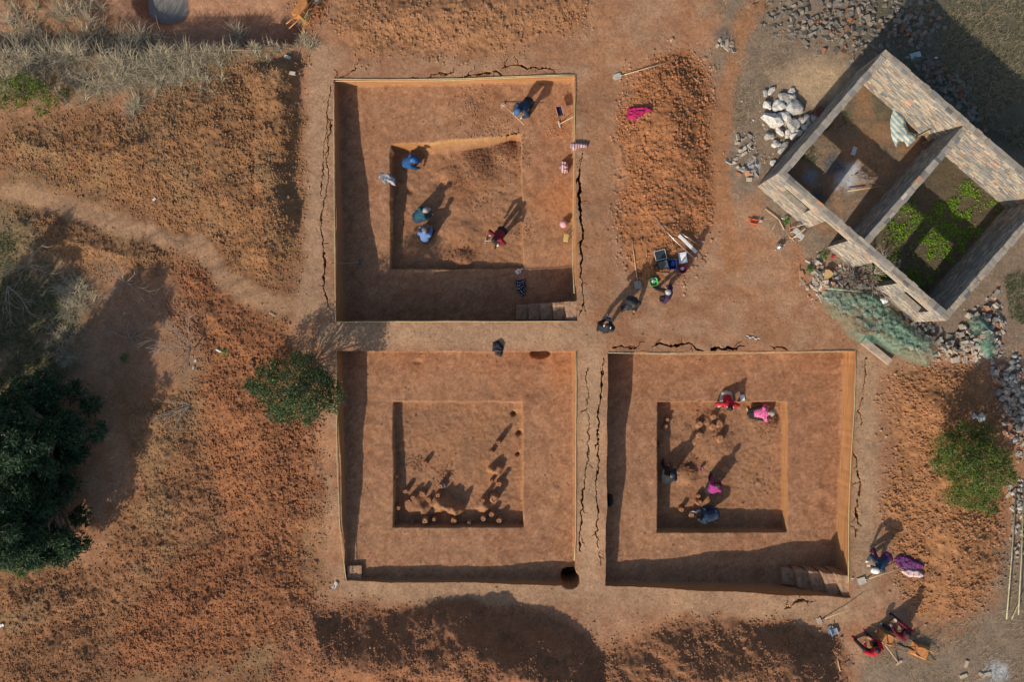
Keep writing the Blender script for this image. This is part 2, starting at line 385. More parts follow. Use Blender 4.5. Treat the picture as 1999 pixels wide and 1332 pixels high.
def inner_z(k, x, y, fine=True):
    u, v = INNER[k].uv(x, y); u = np.clip(u, 0, 1); v = np.clip(v, 0, 1)
    tl, tr, br, bl = IDEP[k]
    dep = (tl * (1 - u) + tr * u) * v + (bl * (1 - u) + br * u) * (1 - v)
    z = floor_z(k, x, y, False) - dep
    if k == 0:
        z = z + .10 * sstep(.55, .9, u) * (v > 2)
        for (px, py, r, h) in ((905,455,.75,.16),(925,330,1.0,.14),(985,300,.6,.18),(860,360,.35,-.10),(800,372,.2,-.08),(905,505,.5,.14),(880,340,.5,.10)):
            g = G(px, py, -1.8); z = z + h * (1 - sstep(r * .2, r, np.hypot(x - g.x, y - g.y)))
    if k == 1:
        for (zx, zy, r, h) in ((600,1000,.42,.30),(680,1050,.34,.34),(740,1080,.22,.34),(540,1030,.4,.22),(430,1090,.35,.16),(320,1030,.5,.13),(960,1045,.3,.22),(1000,1010,.3,.2),(1100,690,.30,.26),(1040,690,.14,.22)):
            g = G(740 + zx / 4.757, 770 + zy / 4.757, -1.45); z = z + h * (1 - sstep(r * .35, r, np.hypot(x - g.x, y - g.y) + .2 * (fbm(x * 5, y * 5, 3) - .5)))
        for (zx, zy, r, h) in ((1250,180,.13,.2),(1300,360,.13,.2),(1290,560,.1,.2)):
            g = G(740 + zx / 4.757, 770 + zy / 4.757, -1.3); z = z - h * (1 - sstep(r * .5, r, np.hypot(x - g.x, y - g.y)))
    if k == 2:
        for (zx, zy, r, h) in ((640,480,.9,.10),(620,260,.5,.10),(1120,270,.45,.14),(400,740,.5,.16),(250,680,.5,.1)):
            g = G(1250 + zx / 4.44, 760 + zy / 4.44, -1.65); z = z + h * (1 - sstep(r * .3, r, np.hypot(x - g.x, y - g.y) + .2 * (fbm(x * 4, y * 4, 5) - .5)))
        g1 = G(1250 + 720 / 4.44, 760 + 760 / 4.44, -1.65)
    if fine:
        rough = .10 if k == 0 else .06
        z = z + rough * (fbm(x * 2.4, y * 2.4, k + 6, 4) - .5) + .03 * (vnoise(x * 12, y * 12, k + 1) - .5) + .02 * (vnoise(x * 20, y * 20, k + 2) - .5)
    return z
def land_z(x, y, fine=False):
    """height of whatever surface lies at x, y"""
    xa = np.atleast_1d(np.asarray(x, float)); ya = np.atleast_1d(np.asarray(y, float))
    z = ground_z(xa, ya, fine)
    for k in range(3):
        m = PITS[k].inside(xa, ya)
        if m.any(): z[m] = floor_z(k, xa[m], ya[m], fine)
        m2 = INNER[k].inside(xa, ya)
        if m2.any(): z[m2] = inner_z(k, xa[m2], ya[m2], fine)
    return z if np.ndim(x) else float(z[0])
def on(px, py, zg=None):
    """the spot of the land that the photograph shows at px, py"""
    z = 0.0 if zg is None else zg
    for _ in range(4):
        p = G(px, py, z); z = land_z(p.x, p.y)
    return G(px, py, z)

# colour of the soil -----------------------------------------------------------
GREY = [poly_w(p) for p in ([(1390,-60),(2100,-60),(2100,700),(1900,700),(1830,690),(1700,600),(1600,520),(1540,480),(1480,400),(1430,380),(1410,330),(1420,200),(1395,130)],
                            [(1660,1340),(1680,1280),(1760,1225),(1850,1235),(1930,1190),(1965,1050),(2100,900),(2100,1400),(1650,1400)])]
VEG = [poly_w(p, -.7) for p in ([(-100,380),(60,420),(140,520),(190,560),(170,650),(160,720),(60,780),(-100,800)], [(-100,10),(200,10),(330,80),(480,90),(560,95),(450,140),(330,180),(160,190),(-100,210)])]
PAINTED_SHADE = poly_w([(150,560),(330,520),(400,620),(420,700),(330,760),(200,760)], -.8)  # where the conifer's shadow falls; its shade is painted into the ground colour
SANDY = poly_w([(1500,150),(1560,110),(1640,110),(1660,150),(1620,200),(1560,200)])
ASH = [(1655,345,.75,(.50,.52,.55)),(1628,322,.6,(.10,.11,.13)),(1580,345,.4,(.22,.25,.29)),(1472,325,.42,(.48,.49,.51)),(1940,1312,.65,(.42,.45,.48)),(1415,72,.55,(.12,.11,.10)),(1600,395,.7,(.12,.10,.085))]
def soil_colour(x, y, kind):
    """kind 0 surface, 1 pit floor, 2 inner cut"""
    n1 = fbm(x * .5, y * .5, 1, 4); n2 = fbm(x * 1.7 + 8, y * 1.7, 4, 4); n3 = fbm(x * 5, y * 5, 7, 3)
    c = np.empty(np.shape(x) + (3,))
    pale = np.array([.385, .226, .138]); tan = np.array([.345, .176, .098]); red = np.array([.315, .132, .060]); dark = np.array([.19, .092, .05])
    t = np.clip((n2 - .35) / .3, 0, 1)[..., None]
    c[:] = tan * (1 - t) + pale * t
    def mixin(w, col):
        nonlocal c
        w = np.clip(w, 0, 1)[..., None]; c = c * (1 - w) + np.asarray(col) * w
    if kind == 0:
        for i, (p, h, w, d, s) in [(10, SP[10])] + list(enumerate(SP[:10])):
            sd = sdist(x, y, p) + 1.4 * (n2 - .5)
            tint = [(.275,.145,.070), (.27,.145,.072), (.285,.122,.058), (.275,.138,.07), (.325,.165,.082), (.345,.148,.064), (.27,.125,.066), (.285,.138,.072), (.345,.168,.078), red, (.272,.140,.072)][i]
            mixin(sstep(-.25, .35, sd) * .9, tint)
            mixin(sstep(-.1, .5, sd) * sstep(.5, .66, n3) * .35, dark)
            if i in (0, 3, 10): mixin(sstep(0, .6, sd) * sstep(.48, .66, n1 + .3 * (n2 - .5)) * .5, (.25,.165,.088))
        for p in GREY: mixin(sstep(-.5, .6, sdist(x, y, p) + 1.2 * (n2 - .5)) * (.75 + .25 * n3), (.225,.175,.13))
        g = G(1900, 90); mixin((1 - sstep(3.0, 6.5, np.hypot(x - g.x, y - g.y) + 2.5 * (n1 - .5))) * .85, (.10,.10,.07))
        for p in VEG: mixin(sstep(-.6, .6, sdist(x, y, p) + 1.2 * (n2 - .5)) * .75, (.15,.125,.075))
        mixin(sstep(-.4, .6, sdist(x, y, SANDY) + .7 * (n2 - .5)), (.46,.33,.205))
        mixin(sstep(-.5, .8, sdist(x, y, PAINTED_SHADE) + 1.0 * (n2 - .5)) * .7, (.25,.14,.085))
        sd = sdist(x, y, SUNKEN); mixin(sstep(.1, .6, sd) * .85, np.array([.36,.20,.125]))
        mixin(sstep(.1, .6, sd) * sstep(.5, .65, n1) * .6, np.array([.40,.19,.075]))
        d = np.hypot(x - PUDDLE.x, y - PUDDLE.y); mixin((1 - sstep(.7, 1.2, d)) * .7, (.20,.11,.07))
        for pw, col, wd in zip(PATH_W, ((.37,.225,.135), (.36,.175,.088), (.36,.185,.10), (.40,.25,.155), (.40,.25,.155), (.41,.26,.16), (.39,.245,.15), (.40,.26,.16)), (.42, .42, .5, .5, .45, .45, .5, .45)):
            dd = np.full(np.shape(x), 1e9)
            for a, b in zip(pw[:-1], pw[1:]): dd = np.minimum(dd, seg_dist(x, y, a, b)[0])
            mixin((1 - sstep(wd * .4, wd * 1.3, dd + .5 * (n2 - .5))) * .85, col)
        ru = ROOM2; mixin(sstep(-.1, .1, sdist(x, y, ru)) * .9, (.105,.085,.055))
        mixin(sstep(-.1, .1, sdist(x, y, ROOM1)) * .8 * sstep(.3, .6, n2), (.30,.175,.10))
        for (px, py, r, col) in ASH:
            q = G(px, py); mixin((1 - sstep(r * .25, r, np.hypot(x - q.x, y - q.y) + .7 * r * (n3 - .5))) * .95, col)
    elif kind == 1:
        mixin(np.ones_like(n1) * .55, (.335,.165,.092))
        mixin(sstep(.5, .66, n2) * .4, red); mixin(sstep(.5, .66, n3) * .38, dark); mixin(sstep(.52, .7, fbm((x + y) * 4, (y - x) * 9, 12, 3)) * .4, (.45,.265,.155))
        mixin(sstep(.5, .66, n1) * .35, (.25,.115,.062)); mixin(sstep(.52, .4, n1) * .25, (.42,.235,.135))
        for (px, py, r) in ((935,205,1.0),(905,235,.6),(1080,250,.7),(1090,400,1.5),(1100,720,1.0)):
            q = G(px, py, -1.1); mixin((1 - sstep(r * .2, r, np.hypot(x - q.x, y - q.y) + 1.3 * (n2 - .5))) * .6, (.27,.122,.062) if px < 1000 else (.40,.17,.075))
    else:
        mixin(np.ones_like(n1) * .5, (.315,.158,.082)); mixin(sstep(.5, .62, n2) * .45, (.25,.125,.07)); mixin(sstep(.55, .7, n3) * .25, dark)
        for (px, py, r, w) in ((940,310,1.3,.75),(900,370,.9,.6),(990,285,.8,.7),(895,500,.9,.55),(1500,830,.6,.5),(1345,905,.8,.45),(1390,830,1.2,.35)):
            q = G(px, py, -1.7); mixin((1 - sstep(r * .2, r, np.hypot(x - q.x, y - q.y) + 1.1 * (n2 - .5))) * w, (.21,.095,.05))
    return c * (1 + .16 * (n1 - .5))[..., None]

# the ruined house stands on these axes
RU = Vector((.755, -.655, 0)).normalized(); RV = Vector((.655, .755, 0)).normalized()
RO = Vector((9.03, 5.70, 0))
def ruin(u, v, z=0): return RO + RU * u + RV * v + Vector((0, 0, z))
ROOM1 = np.array([ruin(u, v)[:2] for u, v in ((.24,.24),(3.7,.24),(3.7,5.38),(.24,5.38))])
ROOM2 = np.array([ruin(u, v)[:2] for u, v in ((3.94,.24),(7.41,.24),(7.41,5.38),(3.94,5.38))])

# ------------------------------------------------------------------ ground and pits, one continuous surface
HC = .05
def axis(lo, hi):
    core = np.arange(lo, hi + HC * .5, HC)
    g = [HC]; out = []
    while sum(out) < 260: g.append(g[-1] * 1.32); out.append(g[-1])
    o = np.cumsum(out)
    return np.concatenate([(lo - o)[::-1], core, hi + o])
xs = axis(-20.2, 20.2); ys = axis(-13.7, 13.7)
X, Y = np.meshgrid(xs, ys)          # row = y
NX, NY = len(xs), len(ys)
reg = np.zeros((NY, NX), dtype=np.int8)      # 0 surface, 1..3 pit floor, 4..6 inner cut
def snap(q, code, foot):
    """bend the grid so that its lines follow the edges of the cut"""
    jb = np.argmin(np.abs(ys - (q.bl[1] + q.br[1]) / 2)); jt = np.argmin(np.abs(ys - (q.tl[1] + q.tr[1]) / 2))
    il = np.argmin(np.abs(xs - (q.bl[0] + q.tl[0]) / 2)); ir = np.argmin(np.abs(xs - (q.br[0] + q.tr[0]) / 2))
    wy = sstep(-9, 0, np.minimum(np.arange(NY) - jb, jt - np.arange(NY))); wx = sstep(-9, 0, np.minimum(np.arange(NX) - il, ir - np.arange(NX)))
    yc = np.clip(ys, ys[jb], ys[jt]); xc = np.clip(xs, xs[il], xs[ir])
    for i0_, f_, s in ((il, q.xl, 1), (ir, q.xr, -1)):
        fall = 1 - sstep(0, 11, np.abs(np.arange(NX) - i0_)); X[:] += (wy * (f_(yc) - xs[i0_]))[:, None] * fall[None, :]
        X[jb:jt + 1, i0_ + s] = X[jb:jt + 1, i0_] + s * foot
    for j0_, f_, s in ((jb, q.yb, 1), (jt, q.yt, -1)):
        fall = 1 - sstep(0, 11, np.abs(np.arange(NY) - j0_)); Y[:] += fall[:, None] * (wx * (f_(xc) - ys[j0_]))[None, :]
        Y[j0_ + s, il:ir + 1] = Y[j0_, il:ir + 1] + s * foot
    reg[jb + 1:jt, il + 1:ir] = code
for k in range(3): snap(PITS[k], k + 1, .012)
for k in range(3): snap(INNER[k], k + 4, .02)
Z = np.zeros_like(X); C = np.zeros(X.shape + (3,))
m = reg == 0
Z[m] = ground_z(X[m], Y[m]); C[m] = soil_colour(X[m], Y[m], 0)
for k in range(3):
    m = reg == k + 1
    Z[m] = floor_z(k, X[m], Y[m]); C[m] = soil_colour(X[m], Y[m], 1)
    m = reg == k + 4
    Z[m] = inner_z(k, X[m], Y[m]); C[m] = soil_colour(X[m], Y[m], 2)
# the far face of the inner cut of the first pit leans back
q = INNER[0]; m = reg == 4
dyt = q.yt(X[m]) - Y[m]; zi = Z[m]; ztop = floor_z(0, X[m], Y[m], False)
lean = .10 + .26 * sstep(.05, .4, np.clip((X[m] - q.tl[0]) / (q.tr[0] - q.tl[0]), 0, 1)) * (1 - sstep(.6, 1, np.clip((X[m] - q.tl[0]) / (q.tr[0] - q.tl[0]), 0, 1)))
lw = 1 - sstep(0, 1, dyt / lean); Z[m] = zi * (1 - lw) + (ztop - .02) * lw
cc = C[m]; C[m] = cc * (1 - lw[:, None]) + np.array([.46,.26,.115]) * lw[:, None]
# round shaft at the corner of the second pit
d = np.hypot(X - HOLE.x, (Y - HOLE.y) * 1.05)
shaft = d < .34
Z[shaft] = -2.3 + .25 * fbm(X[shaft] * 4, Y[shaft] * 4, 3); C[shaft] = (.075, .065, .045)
dry = np.zeros_like(Z)
dry[reg == 0] = 1
for p, *_ in SP: dry = dry * (1 - sstep(-.3, .2, sdist(X, Y, p)))
for p in GREY: dry = dry * (1 - .8 * sstep(-.3, .6, sdist(X, Y, p)))
dry = dry * sstep(.48, .66, fbm(X * .7, Y * .7, 9, 3))
V = np.stack([X, Y, Z], -1).reshape(-1, 3); CF = C.reshape(-1, 3); DF = dry.reshape(-1)
idx = np.arange(NX * NY).reshape(NY, NX)
F = np.stack([idx[:-1, :-1], idx[:-1, 1:], idx[1:, 1:], idx[1:, :-1]], -1)
rq = np.stack([reg[:-1, :-1], reg[:-1, 1:], reg[1:, 1:], reg[1:, :-1]], -1).max(-1)
pit_of = np.where(rq == 0, 0, (rq - 1) % 3 + 1)
def land_part(name, mask, label):
    f = F[mask]; used = np.unique(f); remap = np.full(len(V), -1, dtype=np.int32); remap[used] = np.arange(len(used))
    me = np_mesh(name, V[used], remap[f], SOIL, True, CF[used], {'dry': DF[used]})
    return tag(obj(name, me), label, None, None, 'structure')
# cells with cracks are split finely and cut open
SUBN = 4
jj_, ii_ = np.nonzero((pit_of == 0) & (np.abs(X[:-1, :-1]) < 19.5) & (np.abs(Y[:-1, :-1]) < 13.4))
cx_ = X[jj_, ii_] + HC / 2; cy_ = Y[jj_, ii_] + HC / 2
nearc = np.zeros(len(jj_), bool)
for c in CRK:
    for p0, p1 in zip(c[:-1], c[1:]):
        mm = (cx_ > min(p0[0], p1[0]) - .4) & (cx_ < max(p0[0], p1[0]) + .4) & (cy_ > min(p0[1], p1[1]) - .4) & (cy_ < max(p0[1], p1[1]) + .4)
        if mm.any(): nearc[mm] |= seg_dist(cx_[mm], cy_[mm], p0, p1)[0] < max(p0[2], p1[2]) * .75 + .11
jj_, ii_ = jj_[nearc], ii_[nearc]
g_ = np.arange(SUBN + 1) / SUBN
uu, vv_ = np.meshgrid(g_, g_)        # v rows
def bil(A):
    A00, A10, A11, A01 = A[jj_, ii_], A[jj_, ii_ + 1], A[jj_ + 1, ii_ + 1], A[jj_ + 1, ii_]
    e = (None,) * (A00.ndim - 1)
    w = [((1 - uu) * (1 - vv_)), (uu * (1 - vv_)), (uu * vv_), ((1 - uu) * vv_)]
    return sum(B[:, None, None] * (k[None] if A00.ndim == 1 else k[None, ..., None]) for B, k in zip((A00, A10, A11, A01), w))
sx_, sy_, sz_, sc_, sd_ = bil(X), bil(Y), bil(Z), bil(C), bil(dry)
dz_ = crack_depth(sx_, sy_, CRK)
open_ = dz_.reshape(len(jj_), -1).max(1) > 1e-4
hit = np.zeros((NY - 1, NX - 1), bool); hit[jj_[open_], ii_[open_]] = True
grown = hit.copy(); grown[1:] |= hit[:-1]; grown[:-1] |= hit[1:]; grown[:, 1:] |= hit[:, :-1]; grown[:, :-1] |= hit[:, 1:]
sel = grown[jj_, ii_]
rows = jj_[sel][:, None, None] * SUBN + np.arange(SUBN + 1)[None, :, None]; cols_ = ii_[sel][:, None, None] * SUBN + np.arange(SUBN + 1)[None, None, :]
key = (rows * (NX * SUBN + 1) + cols_).reshape(-1)
uk, first, inv = np.unique(key, return_index=True, return_inverse=True)
take = lambda A: A[sel].reshape((-1,) + A.shape[3:])[first]
newV = np.stack([take(sx_), take(sy_), take(sz_) - take(dz_)], -1)
base_n = len(V); inv = inv.reshape(-1, SUBN + 1, SUBN + 1) + base_n
V = np.concatenate([V, newV]); CF = np.concatenate([CF, take(sc_)]); DF = np.concatenate([DF, take(sd_)])
sub = np.stack([inv[:, :-1, :-1], inv[:, :-1, 1:], inv[:, 1:, 1:], inv[:, 1:, :-1]], -1).reshape(-1, 4)
keepc = pit_of == 0; keepc[jj_[sel], ii_[sel]] = False
F0 = F[keepc]; F_all = np.concatenate([F0, sub]); Fsave = F
F = F_all; land_part('ground', np.ones(len(F_all), bool), 'reddish clay ground with trodden paths and spoil heaps'); F = Fsave
land_part('excavation_pit', pit_of == 1, 'deep square dig with a cut earth stair')
land_part('excavation_pit', pit_of == 2, 'square dig with earth stumps left standing in its inner cut')
land_part('excavation_pit', pit_of == 3, 'square dig with crouching diggers in its inner cut')
# ------------------------------------------------------------------ clods: crumbled clay on the heaps
def scatter_clods(name, pts, rad, cols, material, flat=.66, ns=4):
    n = len(pts); rg = np.random.default_rng(3)
    ang = np.arange(ns) * 2 * math.pi / ns
    a0 = rg.random(n)[:, None] * 6.28 + ang[None, :]
    r0 = rad[:, None] * (.85 + .4 * rg.random((n, ns))); r1 = rad[:, None] * (.45 + .35 * rg.random((n, ns)))
    asp = 1 + .5 * (rg.random((n, 1)) - .5)
    hh = rad * flat * (.8 + .6 * rg.random(n))
    low = np.stack([pts[:, 0, None] + np.cos(a0) * r0 * asp, pts[:, 1, None] + np.sin(a0) * r0 / asp, pts[:, 2, None] - rad[:, None] * .35 + 0 * a0], -1)
    a1 = a0 + .5
    top = np.stack([pts[:, 0, None] + np.cos(a1) * r1 * asp, pts[:, 1, None] + np.sin(a1) * r1 / asp, pts[:, 2, None] + hh[:, None] * (.8 + .4 * rg.random((n, ns)))], -1)
    vv = np.concatenate([low, top], 1).reshape(-1, 3)
    f = []
    for i in range(ns):
        j = (i + 1) % ns
        f += [(i, j, ns + i), (j, ns + j, ns + i)]
    for i in range(1, ns - 1): f.append((ns, ns + i, ns + i + 1))
    f = np.array(f); faces = (f[None] + (np.arange(n) * 2 * ns)[:, None, None]).reshape(-1, 3)
    cc = np.repeat(cols, 2 * ns, axis=0)
    return np_mesh(name, vv, faces, material, False, cc)
CLOD = attr_material('clod_clay', .95, 30, .82, 1.15, 0)
def surface_points(poly, n, rg):
    lo = poly.min(0); hi = poly.max(0)
    p = lo + (hi - lo) * rg.random((n, 2))
    return p
rg = np.random.default_rng(21)
P_, R_, C_ = [], [], []
for i, (p, h, w, dens, s) in enumerate(SP):
    lo = np.maximum(p.min(0) - .4, (-19.6, -13.4)); hi = np.minimum(p.max(0) + .4, (19.6, 13.4))
    area = np.prod(hi - lo)
    n = int(area * 225 * dens * (.055 / s) ** 1.2)
    q = lo + (hi - lo) * rg.random((n, 2))
    sd = sdist(q[:, 0], q[:, 1], p) + 1.4 * (fbm(q[:, 0] * 1.7 + 8, q[:, 1] * 1.7, 4, 4) - .5)
    keep = rg.random(n) < sstep(-.6, .5, sd) * (.25 + .75 * sstep(.36, .58, fbm(q[:, 0] * 1.1, q[:, 1] * 1.1, i + 4, 3)))
    for k in range(3): keep &= ~PITS[k].inside(q[:, 0], q[:, 1])
    keep &= rg.random(n) > path_mask(q[:, 0], q[:, 1]) * .93
    q = q[keep]; r = s * (.30 + .85 * rg.random(len(q)) ** 2.6 + 1.0 * (rg.random(len(q)) > .985) * rg.random(len(q)))
    P_.append(q); R_.append(r)
P_ = np.concatenate(P_); R_ = np.concatenate(R_)
zc = ground_z(P_[:, 0], P_[:, 1]); cc = soil_colour(P_[:, 0], P_[:, 1], 0)
cc = cc * (.9 + .4 * rg.random((len(P_), 1)))
me = scatter_clods('clods', np.column_stack([P_, zc]), R_, cc, CLOD)
tag(obj('soil_clods', me), 'crumbled red clay clods covering the spoil heaps', 'soil', None, 'stuff')
# loose spoil inside the pits and pebbles on the trodden ground
P2, R2, C2, Z2 = [], [], [], []
for (px, py, r, n, zz) in ((945,300,1.15,2600,-1.75),(985,285,.8,700,-1.6),(900,350,.6,400,-1.75),(925,205,1.0,700,-1.1),(900,500,.6,380,-1.7),(1500,828,.55,520,-1.6),(1345,912,.6,600,-1.6),(1375,820,1.0,450,-1.6),(1030,450,.7,260,-1.5),(1080,250,.6,200,-1.1),(815,905,.6,350,-1.4),(870,925,.45,260,-1.4),(1015,300,.4,260,-1.5),(940,395,1.2,260,-1.7),(1480,940,.9,200,-1.6)):
    c0 = G(px, py, zz); a = rg.random(n) * 6.28; rr = r * np.abs(rg.normal(size=n)) * .62
    q = np.column_stack([c0.x + np.cos(a) * rr, c0.y + np.sin(a) * rr]); P2.append(q)
    R2.append(.008 + .034 * rg.random(n) ** 3)
q = np.column_stack([rg.uniform(-18.8, 18.8, 9000), rg.uniform(-12.6, 12.6, 9000)]); P2.append(q); R2.append(.010 + .026 * rg.random(9000) ** 3)
P2 = np.concatenate(P2); R2 = np.concatenate(R2); Z2 = land_z(P2[:, 0], P2[:, 1], True)
ins = np.zeros(len(P2), bool)
for k in range(3): ins |= INNER[k].inside(P2[:, 0], P2[:, 1])
cc = np.where(ins[:, None], soil_colour(P2[:, 0], P2[:, 1], 2), soil_colour(P2[:, 0], P2[:, 1], 0)) * (.6 + .55 * rg.random((len(P2), 1)))
tag(obj('soil_crumbs', scatter_clods('crumbs', np.column_stack([P2, Z2]), R2, cc, CLOD)), 'loose crumbs of clay in the pits and on the trodden ground', 'soil', None, 'stuff')

# ------------------------------------------------------------------ general mesh pieces
def box_bm(bm, sx, sy, sz, m=None, bevel=0):
    r = bmesh.ops.create_cube(bm, size=1.0, matrix=Matrix.Diagonal((sx, sy, sz, 1)))
    if m is not None: bmesh.ops.transform(bm, matrix=m, verts=r['verts'])
    return r['verts']
def tube_mesh(name, pts, rad, mat_, ns=6, smooth=True):
    """a tube through points, with a radius for each (or one)"""
    pts = [Vector(p) for p in pts]; n = len(pts)
    if not hasattr(rad, '__len__'): rad = [rad] * n
    vv = []; ff = []; up = Vector((0, 0, 1))
    for i, p in enumerate(pts):
        t = (pts[min(i + 1, n - 1)] - pts[max(i - 1, 0)]).normalized()
        a = t.cross(up if abs(t.z) < .9 else Vector((1, 0, 0))).normalized(); b = t.cross(a)
        for k in range(ns):
            an = 2 * math.pi * k / ns; vv.append(p + (a * math.cos(an) + b * math.sin(an)) * rad[i])
    for i in range(n - 1):
        for k in range(ns):
            k2 = (k + 1) % ns; ff.append((i * ns + k, i * ns + k2, (i + 1) * ns + k2, (i + 1) * ns + k))
    ff.append(tuple(range(ns))[::-1]); ff.append(tuple((n - 1) * ns + k for k in range(ns)))
    return np_mesh(name, [tuple(v) for v in vv], ff, mat_, smooth)
def lathe_mesh(name, prof, mat_, ns=20, smooth=True, jit=0, seed=0):
    rg = random.Random(seed); vv = []; ff = []
    for r, z in prof:
        for k in range(ns):
            an = 2 * math.pi * k / ns; rr = r * (1 + jit * (rg.random() - .5)); vv.append((rr * math.cos(an), rr * math.sin(an), z))
    for i in range(len(prof) - 1):
        for k in range(ns):
            k2 = (k + 1) % ns; ff.append((i * ns + k, i * ns + k2, (i + 1) * ns + k2, (i + 1) * ns + k))
    ff.append(tuple(range(ns))[::-1]); ff.append(tuple((len(prof) - 1) * ns + k for k in range(ns)))
    return np_mesh(name, vv, ff, mat_, smooth)
def prism_mesh(name, outline, h, mat_, bev=.0):
    """a plate with the given outline"""
    n = len(outline); bm = bmesh.new()
    lo = [bm.verts.new((x, y, 0)) for x, y in outline]; hi = [bm.verts.new((x, y, h)) for x, y in outline]
    bm.faces.new(lo[::-1]); bm.faces.new(hi)
    for i in range(n): bm.faces.new((lo[i], lo[(i + 1) % n], hi[(i + 1) % n], hi[i]))
    if bev: bmesh.ops.bevel(bm, geom=bm.edges[:], offset=bev, segments=2, affect='EDGES')
    me = bpy.data.meshes.new(name); bm.to_mesh(me); bm.free()
    if mat_: me.materials.append(mat_)
    return me
def boxm(name, sx, sy, sz, mat_, bev=.004, off=(0, 0, 0)):
    bm = bmesh.new(); box_bm(bm, sx, sy, sz, Matrix.Translation(off))
    if bev: bmesh.ops.bevel(bm, geom=bm.edges[:], offset=bev, segments=1, affect='EDGES')
    me = bpy.data.meshes.new(name); bm.to_mesh(me); bm.free(); me.materials.append(mat_)
    return me

WOOD = mat('pale_wood', (.58, .43, .27), .7, .15, 9); WOOD2 = mat('worn_wood', (.40, .29, .18), .8, .2, 9)
STEEL = mat('worn_steel', (.42, .38, .33), .45, .2, 12, .5, .6); RUST = mat('rusty_orange_paint', (.52, .20, .065), .6, .25, 8)
BLACK = mat('black_rubber', (.025, .025, .027), .8, .3); WHITE = mat('white_plastic', (.72, .73, .72), .5, .08)
CORD = mat('straw_cord', (.52, .47, .27), .8, .15); CLAYW = mat('packed_clay', (.38, .235, .15), .95, .22, 7, .1, 0, .5)

# ------------------------------------------------------------------ earth stairs
def stair(name, label, x0, x1, yb0, yb1, yt0, yt1, n, z_lo, z_hi):
    """steps rising from x0 to x1 along a pit wall"""
    a = G(x0, yb0, z_lo)
    root = empty(name, (a.x, a.y, z_lo)); tag(root, label, 'stairs')
    for i in range(n):
        t0, t1 = i / n, (i + 1) / n
        z = z_lo + (z_hi - z_lo) * (i + 1) / n - (.04 if i == n - 1 else 0)
        pA = G(x0 + (x1 - x0) * t0, yb0 + (yb1 - yb0) * t0, z_lo + .4 * (z - z_lo)); pB = G(x0 + (x1 - x0) * t1, yb0 + (yb1 - yb0) * t1, z_lo + .4 * (z - z_lo))
        pC = G(x0 + (x1 - x0) * t1, yt0 + (yt1 - yt0) * t1, z); pD = G(x0 + (x1 - x0) * t0, yt0 + (yt1 - yt0) * t0, z)
        bm = bmesh.new(); NXs, NYs = 7, 7; top = {}
        for ii in range(NXs):
            for jj in range(NYs):
                u, v = ii / (NXs - 1), jj / (NYs - 1)
                p = (pA * (1 - u) + pB * u) * (1 - v) + (pD * (1 - u) + pC * u) * v
                edge = min(u, 1 - u, v, 1 - v)
                top[ii, jj] = bm.verts.new((p.x - a.x + .012 * random.uniform(-1, 1), p.y - a.y + .012 * random.uniform(-1, 1), z - z_lo + .012 * random.uniform(-1, 1) - (.025 if edge < .01 else 0) - .03 * math.sin(math.pi * u) * math.sin(math.pi * v)))
        for ii in range(NXs - 1):
            for jj in range(NYs - 1): bm.faces.new((top[ii, jj], top[ii + 1, jj], top[ii + 1, jj + 1], top[ii, jj + 1]))
        rim = [top[ii, 0] for ii in range(NXs)] + [top[NXs - 1, jj] for jj in range(1, NYs)] + [top[ii, NYs - 1] for ii in range(NXs - 2, -1, -1)] + [top[0, jj] for jj in range(NYs - 2, 0, -1)]
        low = [bm.verts.new((v.co.x * 1.0, v.co.y, -.1)) for v in rim]
        for k in range(len(rim)): bm.faces.new((low[k], low[(k + 1) % len(rim)], rim[(k + 1) % len(rim)], rim[k]))
        bm_obj('step', bm, CLAYW, root)
stair('earth_stairs', 'five clay steps in the shaded corner of the pit nearest the person with headphones', 1008, 1126, 625, 626, 595, 588, 5, -1.6, .16)
stair('earth_stairs', 'five clay steps in the pit beside the purple clothes heap', 1527, 1658, 1139, 1163, 1110, 1126, 5, -1.12, .16)
stair('earth_step', 'single clay step in the corner of the pit below the leafy tree', 678, 706, 1131, 1131, 1106, 1106, 1, -1.12, -.9)

# ------------------------------------------------------------------ cords along the pit edges
def cord(pts, label):
    w = []
    for i in range(len(pts) - 1):
        (x0, y0), (x1, y1) = pts[i], pts[i + 1]
        n = max(2, int(math.hypot(x1 - x0, y1 - y0) / 40))
        for k in range(n): w.append((x0 + (x1 - x0) * k / n, y0 + (y1 - y0) * k / n))
    w.append(pts[-1])
    P = []
    for x, y in w:
        z = float(base_z(*G(x, y)[:2])) + .035 + .008 * random.uniform(-1, 1); P.append(G(x, y, z))
    o = P[0].copy(); me = tube_mesh('boundary_cord', [p - o for p in P], .013, CORD, 5)
    tag(obj('boundary_cord', me, None, o), label, 'cord', 'cords marking the pit edges')
cord([(651,154),(760,155),(900,153),(1000,149),(1121,145)], 'straw cord along the far edge of the pit with the hoe worker')
cord([(655,158),(780,158),(900,156),(1040,150),(1122,148)], 'slack second cord below the straw cord on the far edge of the stair pit')
cord([(651,156),(652,350),(655,625)], 'cord along the left edge of the pit with the grey jacket')
cord([(1123,147),(1121,300),(1119,420),(1118,520),(1121,573)], 'cord along the right edge of the stair pit beside the wide crack')
cord([(657,629),(860,628),(1000,628),(1124,627)], 'cord along the near edge of the stair pit above the black jacket')
cord([(1187,689),(1330,692),(1450,690),(1668,686)], 'cord along the far edge of the pit under the wide crack')
cord([(1671,686),(1668,800),(1661,900),(1657,1000),(1656,1137)], 'cord along the right edge of the pit near the round leafy bush')
cord([(656,688),(658,900),(664,1040),(676,1136)], 'cord along the left edge of the pit by the leafy tree')
cord([(1125,688),(1124,900),(1124,1050),(1121,1095)], 'cord along the right edge of the stump pit ending above the round shaft')

